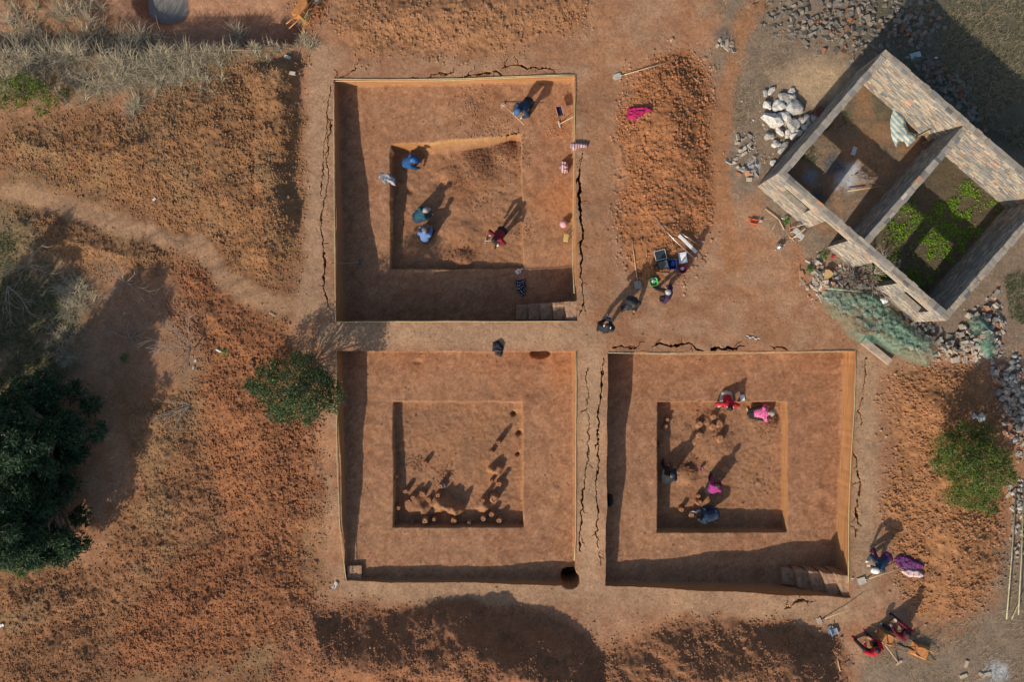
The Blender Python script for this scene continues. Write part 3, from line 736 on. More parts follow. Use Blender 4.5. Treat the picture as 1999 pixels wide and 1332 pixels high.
# ------------------------------------------------------------------ earth stumps left standing in the inner cuts
STUMP_M = mat('stump_clay', (.34, .175, .095), .95, .22, 9, .1, 0, .5)
def stump(px, py, rpx, h, k, label, group):
    z0 = -1.5; 
    for _ in range(3):
        g = G(px, py, z0 + h); z0 = float(inner_z(k, np.array([g.x]), np.array([g.y]), False)[0])
    r = rpx / PPM
    prof = [(r * 1.45, -.06), (r * 1.25, .03), (r * 1.06, h * .4), (r * .98, h * .8), (r * .92, h * .93), (r * .62, h * .97), (r * .2, h * .92)]
    me = lathe_mesh('earth_stump', prof, STUMP_M, 11, False, .42, int(px * 7 + py))
    tag(obj('earth_stump', me, None, (g.x, g.y, z0)), label, 'earth stump', group)
ORD = ['leftmost'] + [w + ' from left' for w in 'second third fourth fifth sixth seventh eighth ninth tenth eleventh twelfth thirteenth fourteenth fifteenth sixteenth seventeenth eighteenth nineteenth twentieth twenty-first twenty-second twenty-third twenty-fourth twenty-fifth twenty-sixth'.split()]
for n_, (zx, zy, r, h) in enumerate(sorted(STUMPS2)):
    stump(740 + zx / 4.757, 770 + zy / 4.757, r / 4.757, h, 1, 'clay stump %s in the inner cut without people' % ORD[n_], 'stumps in the pit without people')
for n_, (zx, zy, r, h) in enumerate(sorted(STUMPS3)):
    stump(1250 + zx / 4.44, 760 + zy / 4.44, r / 4.44, h, 2, 'low clay stump %s in the cut where people crouch' % ORD[n_], 'stumps in the pit with diggers')

# ------------------------------------------------------------------ the roofless brick house
BRICK = attr_material('old_brick', .9, 60, .8, 1.18, .3); MORTAR = mat('lime_mortar', (.36, .31, .245), .95, .2, 10, .1, 0, .4)
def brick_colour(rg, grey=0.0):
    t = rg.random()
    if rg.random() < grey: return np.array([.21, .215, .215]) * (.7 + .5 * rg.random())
    if t < .50: c = np.array([.40, .34, .265])
    elif t < .80: c = np.array([.275, .255, .235])
    elif t < .94: c = np.array([.44, .39, .32])
    else: c = np.array([.42, .22, .13])
    return c * (.78 + .4 * rg.random())
BC = 8   # verts per brick
_bf = np.array([(0,3,2,1),(4,5,6,7),(0,1,5,4),(1,2,6,5),(2,3,7,6),(3,0,4,7)])
def bricks_mesh(name, boxes, cols):
    """boxes: lo corner, hi corner in wall axes"""
    v = []; f = []; c = []
    for n, (lo, hi) in enumerate(boxes):
        v += [(lo[0], lo[1], lo[2]), (hi[0], lo[1], lo[2]), (hi[0], hi[1], lo[2]), (lo[0], hi[1], lo[2]), (lo[0], lo[1], hi[2]), (hi[0], lo[1], hi[2]), (hi[0], hi[1], hi[2]), (lo[0], hi[1], hi[2])]
    f = (_bf[None] + (np.arange(len(boxes)) * 8)[:, None, None]).reshape(-1, 4)
    return np_mesh(name, v, f, BRICK, False, np.repeat(np.array(cols), 8, axis=0))
WALL_H, CRS, TH = 2.30, .066, .24
def wall(root, u0, v0, along, length, openings, seed, label, grey=.3):
    """a brick wall starting at u0,v0 running along 'u' or 'v'; openings: (s0, s1, z0, z1)"""
    rgw = np.random.default_rng(seed)
    p = ruin(u0, v0); ax = RU if along == 'u' else RV
    rot = math.atan2(ax.y, ax.x)
    # across axis points to the left of ax; u walls have thickness towards +v, v walls towards -u -> shift so that thickness lies inside
    start = p if along == 'u' else p + RU * TH
    core = []; cuts = sorted({0.0, length, *[o[0] for o in openings], *[o[1] for o in openings]})
    for a, b in zip(cuts[:-1], cuts[1:]):
        op = [o for o in openings if o[0] <= a + 1e-6 and o[1] >= b - 1e-6]
        g = .012
        if not op: core.append(((a, g, -.15), (b, TH - g, WALL_H - .076)))
        else:
            z0, z1 = op[0][2], op[0][3]
            if z0 > 0: core.append(((a, g, -.15), (b, TH - g, z0 - .01)))
            core.append(((a, g, z1 + .01), (b, TH - g, WALL_H - .076)))
    cv = []
    for lo, hi in core: cv.append((lo, hi))
    v = []
    for lo, hi in cv:
        v += [(lo[0], lo[1], lo[2]), (hi[0], lo[1], lo[2]), (hi[0], hi[1], lo[2]), (lo[0], hi[1], lo[2]), (lo[0], lo[1], hi[2]), (hi[0], lo[1], hi[2]), (hi[0], hi[1], hi[2]), (lo[0], hi[1], hi[2])]
    f = (_bf[None] + (np.arange(len(cv)) * 8)[:, None, None]).reshape(-1, 4)
    w = obj('wall', np_mesh('wall', v, f, MORTAR), root); w.location = start - root.location; w.rotation_euler = (0, 0, rot); w['label'] = label
    boxes, cols, tops = [], [], []
    nc = int(WALL_H / CRS)
    for c in range(nc):
        z = c * CRS; s = -.12 if c % 2 else 0.0
        while s < length - .02:
            L = .25 * (1 if rgw.random() > .25 else .5)
            a, b = max(s, 0) + .005, min(s + L, length) - .005
            s += L
            if b - a < .03: continue
            ragged = (c == nc - 1 and rgw.random() < .16)
            pieces = [(a, b)]
            for o in openings:
                if z + CRS > o[2] and z < o[3]:
                    nw = []
                    for x0, x1 in pieces:
                        if x1 <= o[0] or x0 >= o[1]: nw.append((x0, x1))
                        else:
                            if x0 < o[0] - .03: nw.append((x0, o[0]))
                            if x1 > o[1] + .03: nw.append((o[1], x1))
                    pieces = nw
            for x0, x1 in pieces:
                j = rgw.uniform(-.008, .006, 2)
                if c < nc - 1:
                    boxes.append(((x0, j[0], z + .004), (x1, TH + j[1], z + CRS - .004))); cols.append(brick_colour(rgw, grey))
                elif not ragged: tops.append((x0, x1, z))
    bw = obj('brickwork', bricks_mesh('brickwork', boxes, cols), w); bw['kind'] = 'stuff'
    for x0, x1, z in tops:
        halves = ((0.0, .117), (.123, .24)) if (x1 - x0) > .14 else ((0.0, .24),)
        for y0, y1 in halves:
            L, W = x1 - x0, y1 - y0
            me = bricks_mesh('brick', [((-L / 2 - .003, -W / 2, 0), (L / 2 + .003, W / 2, .055))], [(np.array([.32,.29,.25]) if rgw.random() < .72 else brick_colour(rgw, .3)) * rgw.uniform(.7, 1.12)])
            b = obj('brick', me, w, ((x0 + x1) / 2, (y0 + y1) / 2 + rgw.uniform(-.012, .012), z + rgw.uniform(-.003, .012)), (rgw.uniform(-.04, .04), rgw.uniform(-.03, .03), rgw.uniform(-.07, .07)))
    return w
rr = empty('brick_ruin', ruin(0, 0)); tag(rr, 'roofless grey and tan brick house ruin with two rooms', 'ruin')
wall(rr, 0, 0, 'u', 7.65, [(.68, 1.75, 1.05, 1.75), (2.38, 3.42, 0, 1.85), (4.56, 5.67, 0, 1.85), (6.1, 7.15, 1.0, 1.8)], 1, 'front wall with two doorways and two window holes')
wall(rr, 0, TH + .004, 'v', 5.14, [], 2, 'outer side wall beside the white stones', .65)  # greyer brick mix on the three side walls paints in their skylit shade
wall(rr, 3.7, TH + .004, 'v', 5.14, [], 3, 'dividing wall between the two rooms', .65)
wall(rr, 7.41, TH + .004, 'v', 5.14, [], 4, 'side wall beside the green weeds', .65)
wall(rr, 0, 5.39, 'u', 7.65, [], 5, 'sunlit back wall')
LINT = mat('concrete_lintel', (.40, .36, .30), .9, .15, 12)
for (s0, s1, z1) in ((.68, 1.75, 1.75), (2.38, 3.42, 1.85), (4.56, 5.67, 1.85), (6.1, 7.15, 1.8)):
    me = boxm('lintel', s1 - s0 + .3, .262, .075, LINT, .004)
    q = ruin((s0 + s1) / 2, TH / 2, z1 + .042); obj('lintel', me, rr, q - rr.location, (0, 0, math.atan2(RU.y, RU.x)))

# ------------------------------------------------------------------ rubble: loose bricks and stones
def piece_mesh(kind, seed):
    rgp = np.random.default_rng(seed)
    bm = bmesh.new()
    if kind == 'brick':
        L = rgp.choice([.24, .2, .14, .11], p=[.35, .2, .25, .2]); box_bm(bm, L, .115, .06)
        for v in bm.verts: v.co += Vector(rgp.uniform(-.012, .012, 3))
    else:
        bmesh.ops.create_icosphere(bm, subdivisions=1, radius=1)
        a = rgp.uniform(.55, 1.1, 3)
        for v in bm.verts: v.co = Vector((v.co.x * a[0], v.co.y * a[1], v.co.z * a[2] * .75)) * rgp.uniform(.78, 1.12)
    me = bpy.data.meshes.new('piece'); bm.to_mesh(me); bm.free(); return me
def random_material(name, stops, rough=.9):
    m = bpy.data.materials.new(name); m.use_nodes = True; n = m.node_tree.nodes; l = m.node_tree.links; p = n['Principled BSDF']
    p.inputs['Roughness'].default_value = rough; p.inputs['Specular IOR Level'].default_value = .2
    oi = n.new('ShaderNodeObjectInfo'); cr = n.new('ShaderNodeValToRGB'); cr.color_ramp.interpolation = 'CONSTANT'
    while len(cr.color_ramp.elements) < len(stops): cr.color_ramp.elements.new(.5)
    for e, (pos, c) in zip(cr.color_ramp.elements, stops): e.position = pos; e.color = (*c, 1)
    l.new(oi.outputs['Random'], cr.inputs[0])
    tc = n.new('ShaderNodeTexCoord'); z = n.new('ShaderNodeTexNoise'); z.inputs['Scale'].default_value = 14; z.inputs['Detail'].default_value = 4; l.new(tc.outputs['Object'], z.inputs['Vector'])
    q = n.new('ShaderNodeMapRange'); q.inputs[1].default_value = .3; q.inputs[2].default_value = .7; q.inputs[3].default_value = .65; q.inputs[4].default_value = 1.25; l.new(z.outputs['Fac'], q.inputs[0])
    vm = n.new('ShaderNodeVectorMath'); vm.operation = 'SCALE'; l.new(cr.outputs[0], vm.inputs[0]); l.new(q.outputs[0], vm.inputs['Scale']); l.new(vm.outputs[0], p.inputs['Base Color'])
    b = n.new('ShaderNodeBump'); b.inputs['Strength'].default_value = .4; b.inputs['Distance'].default_value = .02; l.new(z.outputs['Fac'], b.inputs['Height']); l.new(b.outputs[0], p.inputs['Normal'])
    return m
RUBM = random_material('rubble_brick', [(0, (.36,.31,.25)), (.3, (.27,.25,.225)), (.55, (.45,.39,.31)), (.75, (.33,.30,.27)), (.9, (.42,.21,.13))])
STONEM = random_material('grey_stone', [(0, (.36,.36,.345)), (.3, (.27,.275,.27)), (.6, (.45,.44,.41)), (.85, (.34,.30,.26))])
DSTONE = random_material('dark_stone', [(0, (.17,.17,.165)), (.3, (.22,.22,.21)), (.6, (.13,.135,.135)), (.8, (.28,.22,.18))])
WSTONE = random_material('white_rock', [(0, (.55,.54,.51)), (.4, (.47,.465,.445)), (.7, (.38,.36,.33)), (.9, (.52,.50,.46))])
BM_ = [piece_mesh('brick', i) for i in range(10)]; SM_ = [piece_mesh('stone', i + 40) for i in range(10)]
def mats_for(meshes, m):
    out = []
    for me in meshes: c = me.copy(); c.materials.append(m); out.append(c)
    return out
RB, RS, DS, WS = mats_for(BM_, RUBM), mats_for(SM_, STONEM), mats_for(SM_, DSTONE), mats_for(SM_, WSTONE)
def heap(poly_px, n, meshes, lo, hi, name, label, cat, group, hh=0.0, seed=0, brick=False, rest=0, rest_mat=None):
    rgp = np.random.default_rng(seed); p = poly_w(poly_px); a, b = p.min(0), p.max(0)
    q = a + (b - a) * rgp.random(((n + rest) * 8 + 60, 2)); sd = sdist(q[:, 0], q[:, 1], p)
    ok = (sd > 0) & (rgp.random(len(q)) < .25 + sd); q = q[ok][:n + rest]; sd = sd[ok][:n + rest]
    zz = land_z(q[:, 0], q[:, 1]) + hh * np.minimum(1, sd / .9) * (.4 + .6 * rgp.random(len(q)))
    pts = list(zip(q[:, 0].tolist(), q[:, 1].tolist(), zz.tolist(), sd.tolist()))
    for (x, y, z, sd) in pts[:n]:
        s = lo + (hi - lo) * rgp.random() ** 1.6
        o = bpy.data.objects.new(name, meshes[int(rgp.integers(len(meshes)))])
        o.location = (x, y, z + (.03 if brick else s * .3)); o.rotation_euler = (rgp.uniform(-.5, .5), rgp.uniform(-.5, .5), rgp.uniform(0, 6.28)); o.scale = (s, s, s)
        link(o); tag(o, label, cat, group)
    return pts[n:]
rest_pts = []
G1 = [(1575,505),(1620,515),(1690,540),(1740,600),(1800,630),(1850,650),(1880,620),(1950,560),(1965,640),(1950,700),(1900,712),(1830,705),(1790,690),(1700,650),(1620,590),(1575,560)]
rest_pts += heap(G1, 120, RB, .85, 1.15, 'loose_brick', 'broken brick in the rubble heap in front of the ruin', 'brick', 'bricks in the front rubble heap', .42, 1, True, 420)
rest_pts += heap([(1560,520),(1600,500),(1640,560),(1660,600),(1600,600),(1565,570)], 22, RB, .85, 1.1, 'loose_brick', 'broken brick around the straw broom', 'brick', 'bricks around the broom', .12, 2, True, 40)
rest_pts += heap([(1930,700),(2010,690),(2010,900),(1990,900),(1960,850),(1935,770)], 45, RS, .07, .15, 'rubble_stone', 'grey stone in the rubble strip beside the round bush', 'stone', 'stones beside the round bush', .25, 3, False, 150)
rest_pts += heap([(1965,940),(2010,930),(2010,1100),(1975,1090)], 14, RS, .07, .14, 'rubble_stone', 'grey stone at the right edge under the bamboo poles', 'stone', 'stones under the bamboo poles', .2, 4, False, 45)
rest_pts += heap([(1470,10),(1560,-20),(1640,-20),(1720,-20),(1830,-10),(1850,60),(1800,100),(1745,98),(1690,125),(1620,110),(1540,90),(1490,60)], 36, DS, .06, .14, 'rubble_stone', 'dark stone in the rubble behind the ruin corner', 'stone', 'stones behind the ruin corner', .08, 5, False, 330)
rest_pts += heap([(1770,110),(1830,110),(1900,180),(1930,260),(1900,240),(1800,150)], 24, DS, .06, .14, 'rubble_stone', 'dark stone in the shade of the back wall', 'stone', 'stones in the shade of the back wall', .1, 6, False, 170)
rest_pts += heap([(1425,265),(1470,255),(1490,300),(1480,350),(1440,355),(1418,320)], 26, RB, .85, 1.1, 'loose_brick', 'brick beside the ash by the white rocks', 'brick', 'bricks beside the white rocks', .06, 7, True, 12)
heap([(1396,58),(1434,58),(1434,100),(1400,104)], 8, RB, .9, 1.1, 'loose_brick', 'sooty brick of the small fire ring by the path', 'brick', 'bricks of the fire ring', 0, 8, True)
heap([(1420,180),(1480,200),(1480,260),(1440,250)], 5, RS, .03, .06, 'rubble_stone', 'pale pebble on the dry grass by the white rocks', 'stone', 'pebbles by the white rocks', 0, 9)
heap([(1560,430),(1600,470),(1560,500),(1480,480),(1470,420)], 8, RS, .02, .05, 'rubble_stone', 'pebble on the trodden yard before the front window', 'stone', 'pebbles on the yard', 0, 10)
_pe = rest_pts; N_BIG = len(rest_pts)
for poly_, n_ in (([(1420,250),(1480,150),(1620,170),(1600,330),(1470,370),(1420,340)], 260), ([(1450,20),(1600,0),(1860,0),(1880,130),(1700,130),(1500,110)], 420), ([(1540,480),(1600,470),(1750,600),(1900,690),(1700,680),(1580,600)], 420), ([(1860,560),(1999,560),(1999,760),(1860,720)], 260), ([(1920,680),(2005,680),(2005,1110),(1950,1090),(1940,800)], 220)):
    rest_pts = rest_pts + heap(poly_, 0, RB, 1, 1, '', '', '', '', .03, n_, False, n_)
rgp = np.random.default_rng(77)
vv, ff, cl = [], [], []
for n, (x, y, z, sd) in enumerate(rest_pts):
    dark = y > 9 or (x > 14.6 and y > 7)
    s = rgp.uniform(.05, .11) if n < N_BIG else rgp.uniform(.012, .04); e = Euler((rgp.uniform(-.6, .6), rgp.uniform(-.6, .6), rgp.uniform(0, 6.28))).to_matrix()
    d3 = np.array([s * rgp.uniform(.8, 1.4), s * rgp.uniform(.6, 1), s * rgp.uniform(.4, .8)])
    base = len(vv)
    for c in ((-1,-1,-1),(1,-1,-1),(1,1,-1),(-1,1,-1),(-1,-1,1),(1,-1,1),(1,1,1),(-1,1,1)):
        q = e @ Vector(np.array(c) * d3 * rgp.uniform(.75, 1.05, 3)); vv.append((x + q.x, y + q.y, z - .02 + q.z))
    ff += [tuple(base + i for i in t) for t in _bf]
    c0 = np.array([.36,.32,.27]) * rgp.uniform(.6, 1.3) if rgp.random() < .88 else np.array([.42,.21,.12])
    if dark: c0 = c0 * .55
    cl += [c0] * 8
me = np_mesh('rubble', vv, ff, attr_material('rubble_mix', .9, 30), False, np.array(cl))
tag(obj('rubble', me), 'small broken brick and stone filling the heaps around the ruin', 'rubble', None, 'stuff')
# the white rocks
WR = [(1505,235,.62,.42),(1548,208,.60,.40),(1530,230,.48,.34),(1498,207,.34,.22),(1517,208,.38,.3),(1528,193,.34,.26),(1543,190,.3,.24),(1546,244,.46,.3),(1500,266,.34,.22),(1522,258,.28,.2),(1537,262,.26,.2),
      (1572,235,.34,.26),(1572,248,.28,.24),(1588,232,.26,.2),(1505,178,.26,.16),(1545,178,.22,.16),(1515,282,.28,.2),(1528,290,.36,.24),(1552,262,.3,.26),(1494,182,.2,.14),(1560,235,.24,.2),(1508,318,.2,.14),(1912,815,.32,.24),(1900,812,.18,.12)]
for i, (px, py, a, b) in enumerate(WR):
    rgq = np.random.default_rng(i); g = on(px, py); bm = bmesh.new(); bmesh.ops.create_icosphere(bm, subdivisions=2, radius=1)
    ph = rgq.uniform(0, 6, 3)
    for v in bm.verts:
        k = 1 + .22 * math.sin(3 * v.co.x + ph[0]) + .2 * math.sin(4 * v.co.y + ph[1]) + .12 * rgq.uniform(-1, 1)
        v.co = Vector((v.co.x * a * .56 * k, v.co.y * b * .78 * k, v.co.z * b * .5 * k))
    lab = ['largest white rock with a pale split face at the left of the heap', 'big pale rock at the top of the white heap'][i] if i < 2 else ('white rock %s in the heap beside the outer wall' % ORD[sorted(w[0] + w[1] * 1e-4 for w in WR[:22]).index(px + py * 1e-4)] if i < 22 else ('grey rock above the round leafy bush' if i == 22 else 'small rock touching the grey rock above the bush'))
    o = bm_obj('white_rock', bm, WSTONE, None, (g.x, g.y, g.z + b * .25), (0, 0, rgq.uniform(0, 3)))
    tag(o, lab, 'rock', 'white rocks beside the ruin' if i < 22 else None)
# ------------------------------------------------------------------ green netting over the rubble, striped sheet and other cloths
def cloth(name, outline, h, m, label, cat, res=.03, fold=7.0, amp=.6, lift=0.0, z0=None, group=None, seed=1, edge=.10, extra=None, thick=True):
    """a sheet or crumpled garment lying on the land within an outline"""
    p = np.array([(G(a, b, z0 if z0 is not None else on(*np.mean(outline, 0)).z)[:2]) for a, b in outline])
    lo, hi = p.min(0) - .05, p.max(0) + .05
    xa = np.arange(lo[0], hi[0], res); ya = np.arange(lo[1], hi[1], res); XX, YY = np.meshgrid(xa, ya)
    sd = sdist(XX, YY, p) + .02 * (vnoise(XX * 25, YY * 25, seed) - .5)
    land = land_z(XX.ravel(), YY.ravel()).reshape(XX.shape) if z0 is None else np.full(XX.shape, z0)
    wx = XX + .25 * (fbm(XX * 2, YY * 2, seed + 1) - .5); wy = YY + .25 * (fbm(XX * 2 + 9, YY * 2, seed + 2) - .5)
    fo = 1 - np.abs(2 * vnoise(wx * fold, wy * fold, seed + 3) - 1)
    f2 = 1 - np.abs(2 * vnoise(wx * fold * 2.3, wy * fold * 2.3, seed + 4) - 1)
    Zt = land + lift + .012 + h * sstep(0, edge, sd) * (1 - amp + amp * (.65 * fo + .35 * f2))
    if extra is not None: Zt = Zt + extra(XX, YY, sd)
    keep = sd > 0
    fm = keep[:-1, :-1] & keep[:-1, 1:] & keep[1:, 1:] & keep[1:, :-1]
    ii = np.arange(XX.size).reshape(XX.shape); f = np.stack([ii[:-1, :-1], ii[:-1, 1:], ii[1:, 1:], ii[1:, :-1]], -1)[fm]
    c = p.mean(0); o = Vector((c[0], c[1], float(np.median(land[keep]))))
    v = np.stack([XX - o.x, YY - o.y, Zt - o.z], -1).reshape(-1, 3)
    us = np.unique(f); rm = np.full(XX.size, -1); rm[us] = np.arange(len(us)); v = v[us]; f = rm[f]
    ob = obj(name, np_mesh(name, v, f, m, True), None, o)
    if thick:
        md = ob.modifiers.new('thickness', 'SOLIDIFY'); md.thickness = .012; md.offset = -1
    return tag(ob, label, cat, group)
def net_material():
    m = mat('green_shade_net', (.12, .26, .19), .7, .25, 10); n = m.node_tree.nodes; l = m.node_tree.links
    tr = n.new('ShaderNodeBsdfTransparent'); mx = n.new('ShaderNodeMixShader'); z = n.new('ShaderNodeTexNoise'); z.inputs['Scale'].default_value = 2.2; z.inputs['Detail'].default_value = 4
    r = n.new('ShaderNodeMapRange'); r.inputs[1].default_value = .35; r.inputs[2].default_value = .65; r.inputs[3].default_value = .34; r.inputs[4].default_value = .74
    l.new(z.outputs['Fac'], r.inputs[0]); l.new(r.outputs[0], mx.inputs[0]); l.new(n['Principled BSDF'].outputs[0], mx.inputs[1]); l.new(tr.outputs[0], mx.inputs[2]); l.new(mx.outputs[0], n['Material Output'].inputs[0])
    return m
cloth('shade_net', [(1592,578),(1620,560),(1655,565),(1700,570),(1740,612),(1780,645),(1812,662),(1826,685),(1803,718),(1768,712),(1735,694),(1702,672),(1672,672),(1646,660),(1632,632),(1604,614)], .22, net_material(),
      'green shade netting draped over brick rubble', 'net', .03, 4.5, .7, .34, None, None, 2, .35, lambda x, y, s: .11 * sstep(0, .3, s) * (vnoise(x * 7, y * 7, 6) + .6 * vnoise(x * 15, y * 15, 9) - .8), False)
cloth('shade_net', [(1880,625),(1905,612),(1930,640),(1940,690),(1918,705),(1895,670)], .2, net_material(), 'torn green netting scrap among stones beyond the ruin corner', 'net', .035, 5, .7, .25, None, None, 5, .25, None, False)
STRIPE = mat('striped_sheet', (.62, .60, .50), .8, .1, 5, pattern='stripe', c2=(.20, .36, .42), pscale=1.1)
n_ = STRIPE.node_tree.nodes
for w in n_:
    if w.type == 'TEX_WAVE': w.bands_direction = 'DIAGONAL'; w.inputs['Distortion'].default_value = 1.0; w.inputs['Scale'].default_value = 2.6
cloth('plastic_sheet', [(1742,212),(1758,222),(1768,228),(1766,245),(1772,258),(1787,263),(1784,276),(1768,290),(1762,278),(1753,278),(1746,290),(1737,272),(1734,242),(1737,225)], .16, STRIPE,
      'striped blue, green and cream plastic sheet inside the ruin', 'sheet', .025, 3.5, .5, .10, .0, None, 3, .2)
MAROON = mat('crimson_cloth', (.36, .012, .095), .8, .25, 8); BLKCLOTH = mat('black_cloth', (.022, .025, .034), .8, .4, 10)
GREYJ = mat('grey_jacket', (.36, .37, .40), .75, .3, 6, dark=(.06, .09, .13)); PINKS = mat('pink_striped_cloth', (.62, .40, .40), .8, .15, 8, pattern='stripe', c2=(.16, .10, .14), pscale=3.2)
PURP = mat('purple_pattern_cloth', (.11, .035, .13), .8, .3, 12, pattern='dots', c2=(.26, .03, .16), pscale=22); NAVYDOT = mat('navy_dotted_cloth', (.012, .018, .05), .8, .3, 12, pattern='dots', c2=(.5, .55, .62), pscale=18)
FLOW = mat('pale_floral_cloth', (.62, .47, .46), .8, .2, 14, pattern='dots', c2=(.22, .13, .22), pscale=11)
cloth('jacket', [(1226,206),(1262,207),(1276,220),(1262,222),(1245,232),(1240,240),(1236,232),(1223,232)], .16, MAROON, 'crumpled crimson jacket lying on the spoil heap', 'jacket', .02, 8, .6)
cloth('jacket', [(736,337),(758,336),(772,348),(773,364),(762,360),(757,358),(755,366),(748,360),(738,350)], .15, GREYJ, 'grey jacket left on the ledge of the first inner cut', 'jacket', .02, 8, .6, 0, -1.35)
cloth('jacket', [(962,668),(972,664),(984,676),(982,690),(978,699),(968,696),(960,685)], .16, BLKCLOTH, 'black jacket lying across the baulk between two pits', 'jacket', .02, 9, .6)
cloth('jacket', [(1113,278),(1128,278),(1150,280),(1146,290),(1132,290),(1120,297),(1113,290)], .14, PINKS, 'pink striped garment hanging over the pit edge', 'garment', .02, 9, .6, .02, -.1)
cloth('garment_bag', [(1096,313),(1106,314),(1112,326),(1110,338),(1098,340),(1091,328)], .30, PINKS, 'pink striped bundle standing on the pit floor', 'bundle', .018, 9, .35)
cloth('mesh_sack', [(1003,548),(1026,543),(1028,560),(1026,576),(1020,580),(1012,572)], .14, NAVYDOT, 'navy cloth with white dots on the shaded pit floor', 'cloth', .018, 9, .5)
cloth('jacket', [(1745,1092),(1757,1080),(1775,1086),(1803,1100),(1801,1110),(1780,1112),(1752,1112),(1748,1098)], .15, PURP, 'purple patterned jacket in the heap beside the path', 'jacket', .02, 7, .6)
cloth('quilt', [(1755,1115),(1768,1108),(1790,1110),(1806,1122),(1795,1129),(1772,1128)], .15, FLOW, 'pale floral garment beside the purple jacket', 'garment', .02, 8, .4)
cloth('black_bag', [(1184,962),(1196,966),(1198,982),(1194,990),(1184,990)], .25, BLKCLOTH, 'black bag against the shaded left wall of the diggers pit', 'bag', .018, 8, .4)
SACKW = mat('white_sack', (.62, .64, .66), .7, .12, 9)
cloth('plastic_bag', [(1709,585),(1722,580),(1728,590),(1716,596)], .08, SACKW, 'white plastic bag at the end of the netting', 'bag', .018, 12, .6, .3, .1)
cloth('plastic_bag', [(1523,426),(1538,420),(1540,430),(1531,433)], .1, SACKW, 'clear plastic bag below the front window', 'bag', .018, 12, .6)

# ------------------------------------------------------------------ foliage
LEAF = attr_material('leaf', .55, 40, .8, 1.2, 0, .25); STRAW = attr_material('straw', .85, 30, .8, 1.2, 0, .15); BARK = mat('grey_bark', (.24, .19, .15), .9, .25, 12, .2, 0, .4)
def leaves_mesh(name, P, size, asp, cols, rg, up=.45, m=LEAF):
    n = len(P); d = rg.normal(size=(n, 3)); d[:, 2] = d[:, 2] * .5 - .1; d /= np.linalg.norm(d, axis=1)[:, None]
    nm = rg.normal(size=(n, 3)); nm[:, 2] = np.abs(nm[:, 2]) + up; s = np.cross(d, nm); s /= np.linalg.norm(s, axis=1)[:, None] + 1e-9
    L = size * (.6 + .8 * rg.random((n, 1))); W = L * asp
    sag = np.zeros((n, 3)); sag[:, 2] = -.18 * L[:, 0]
    v = np.stack([P, P + d * L * .5 + s * W * .5 , P + d * L + sag, P + d * L * .5 - s * W * .5], 1).reshape(-1, 3)
    f = np.arange(n * 4).reshape(n, 4)
    return np_mesh(name, v, f, m, False, np.repeat(cols, 4, axis=0))
def clump_points(clumps, n, rg, shell=.55):
    w = np.array([c[3] ** 2 for c in clumps]); k = rg.choice(len(clumps), n, p=w / w.sum())
    c = np.array(clumps)[k]; d = rg.normal(size=(n, 3)); d /= np.linalg.norm(d, axis=1)[:, None]
    r = c[:, 3:4] * (shell + (1 - shell) * rg.random((n, 1))) * (1 + .18 * rg.normal(size=(n, 1)))
    return c[:, :3] + d * r * np.array([1, 1, .8]), k
def tree(name, label, cat, base_px, clumps_px, nleaf, size, asp, c_lo, c_hi, trunk_r, seed, group=None, up=.45, tip=None):
    rg = np.random.default_rng(seed); bz = on(*base_px); root = empty(name, bz); tag(root, label, cat, group)
    cl = []
    for (px, py, rpx, z) in clumps_px:
        g = G(px, py, z + bz.z); cl.append((g.x - bz.x, g.y - bz.y, z, rpx / PPM * (H - z) / H))
        for _ in range(4):   # finer twigs round each limb
            d = rg.normal(size=3); d /= np.linalg.norm(d); rr_ = rpx / PPM * .55
            cl.append((g.x - bz.x + d[0] * rr_ * 1.3, g.y - bz.y + d[1] * rr_ * 1.3, max(.4, z + d[2] * rr_), rr_ * .62))
    P, k = clump_points(cl, nleaf, rg)
    t = rg.random((nleaf, 1)); tone = (.75 + .5 * rg.random(len(cl)))[k][:, None]
    cols = (np.array(c_lo) * (1 - t) + np.array(c_hi) * t) * tone
    if tip is not None: m = rg.random(nleaf) < .1; cols[m] = np.array(tip) * (.7 + .5 * rg.random((m.sum(), 1)))
    obj('crown', leaves_mesh('crown', P, size, asp, cols, rg, up), root)
    top = max(c[2] for c in cl)
    tp = [Vector((0, 0, -.1)), Vector((.03, .02, top * .35)), Vector((-.02, .05, top * .7)), Vector((.02, .0, top * .95))]
    obj('trunk', tube_mesh('trunk', tp, [trunk_r, trunk_r * .8, trunk_r * .5, trunk_r * .15], BARK, 8), root)
    for c in cl[::5]:
        e = Vector(c[:3]); s = Vector((0, .02, max(.25, e.z * .45)))
        obj('limb', tube_mesh('limb', [s, (s + e) * .5 + Vector((0, 0, .1)), e], [trunk_r * .4, trunk_r * .28, .012], BARK, 6), root)
    return root
def cone_clumps(cx, cy, r, hgt, n, seed):
    rg = np.random.default_rng(seed); out = []
    for i in range(n):
        t = rg.random() ** 1.15; rad = r * (1 - .62 * t) * rg.random() ** .4 ; a = rg.random() * 6.28
        z = .5 + t * hgt; k = H / (H - z)
        bx, by = cx + math.cos(a) * rad, cy + math.sin(a) * rad
        out.append((999.5 + (bx - 999.5) * k, 666 + (by - 666) * k, r * .21 * (1 - .3 * t), z))
    return out
tree('conifer_tree', 'upper of the two big dark conifers at the left edge', 'conifer', (135,825), cone_clumps(110, 835, 110, 3.6, 130, 1), 38000, .15, .33, (.018,.052,.030), (.07,.125,.06), .14, 1, 'dark conifers at the left edge')
tree('conifer_tree', 'lower of the two big dark conifers at the left edge', 'conifer', (125,985), cone_clumps(108, 1000, 104, 3.3, 120, 2), 34000, .15, .33, (.016,.048,.026), (.06,.11,.05), .14, 2, 'dark conifers at the left edge')
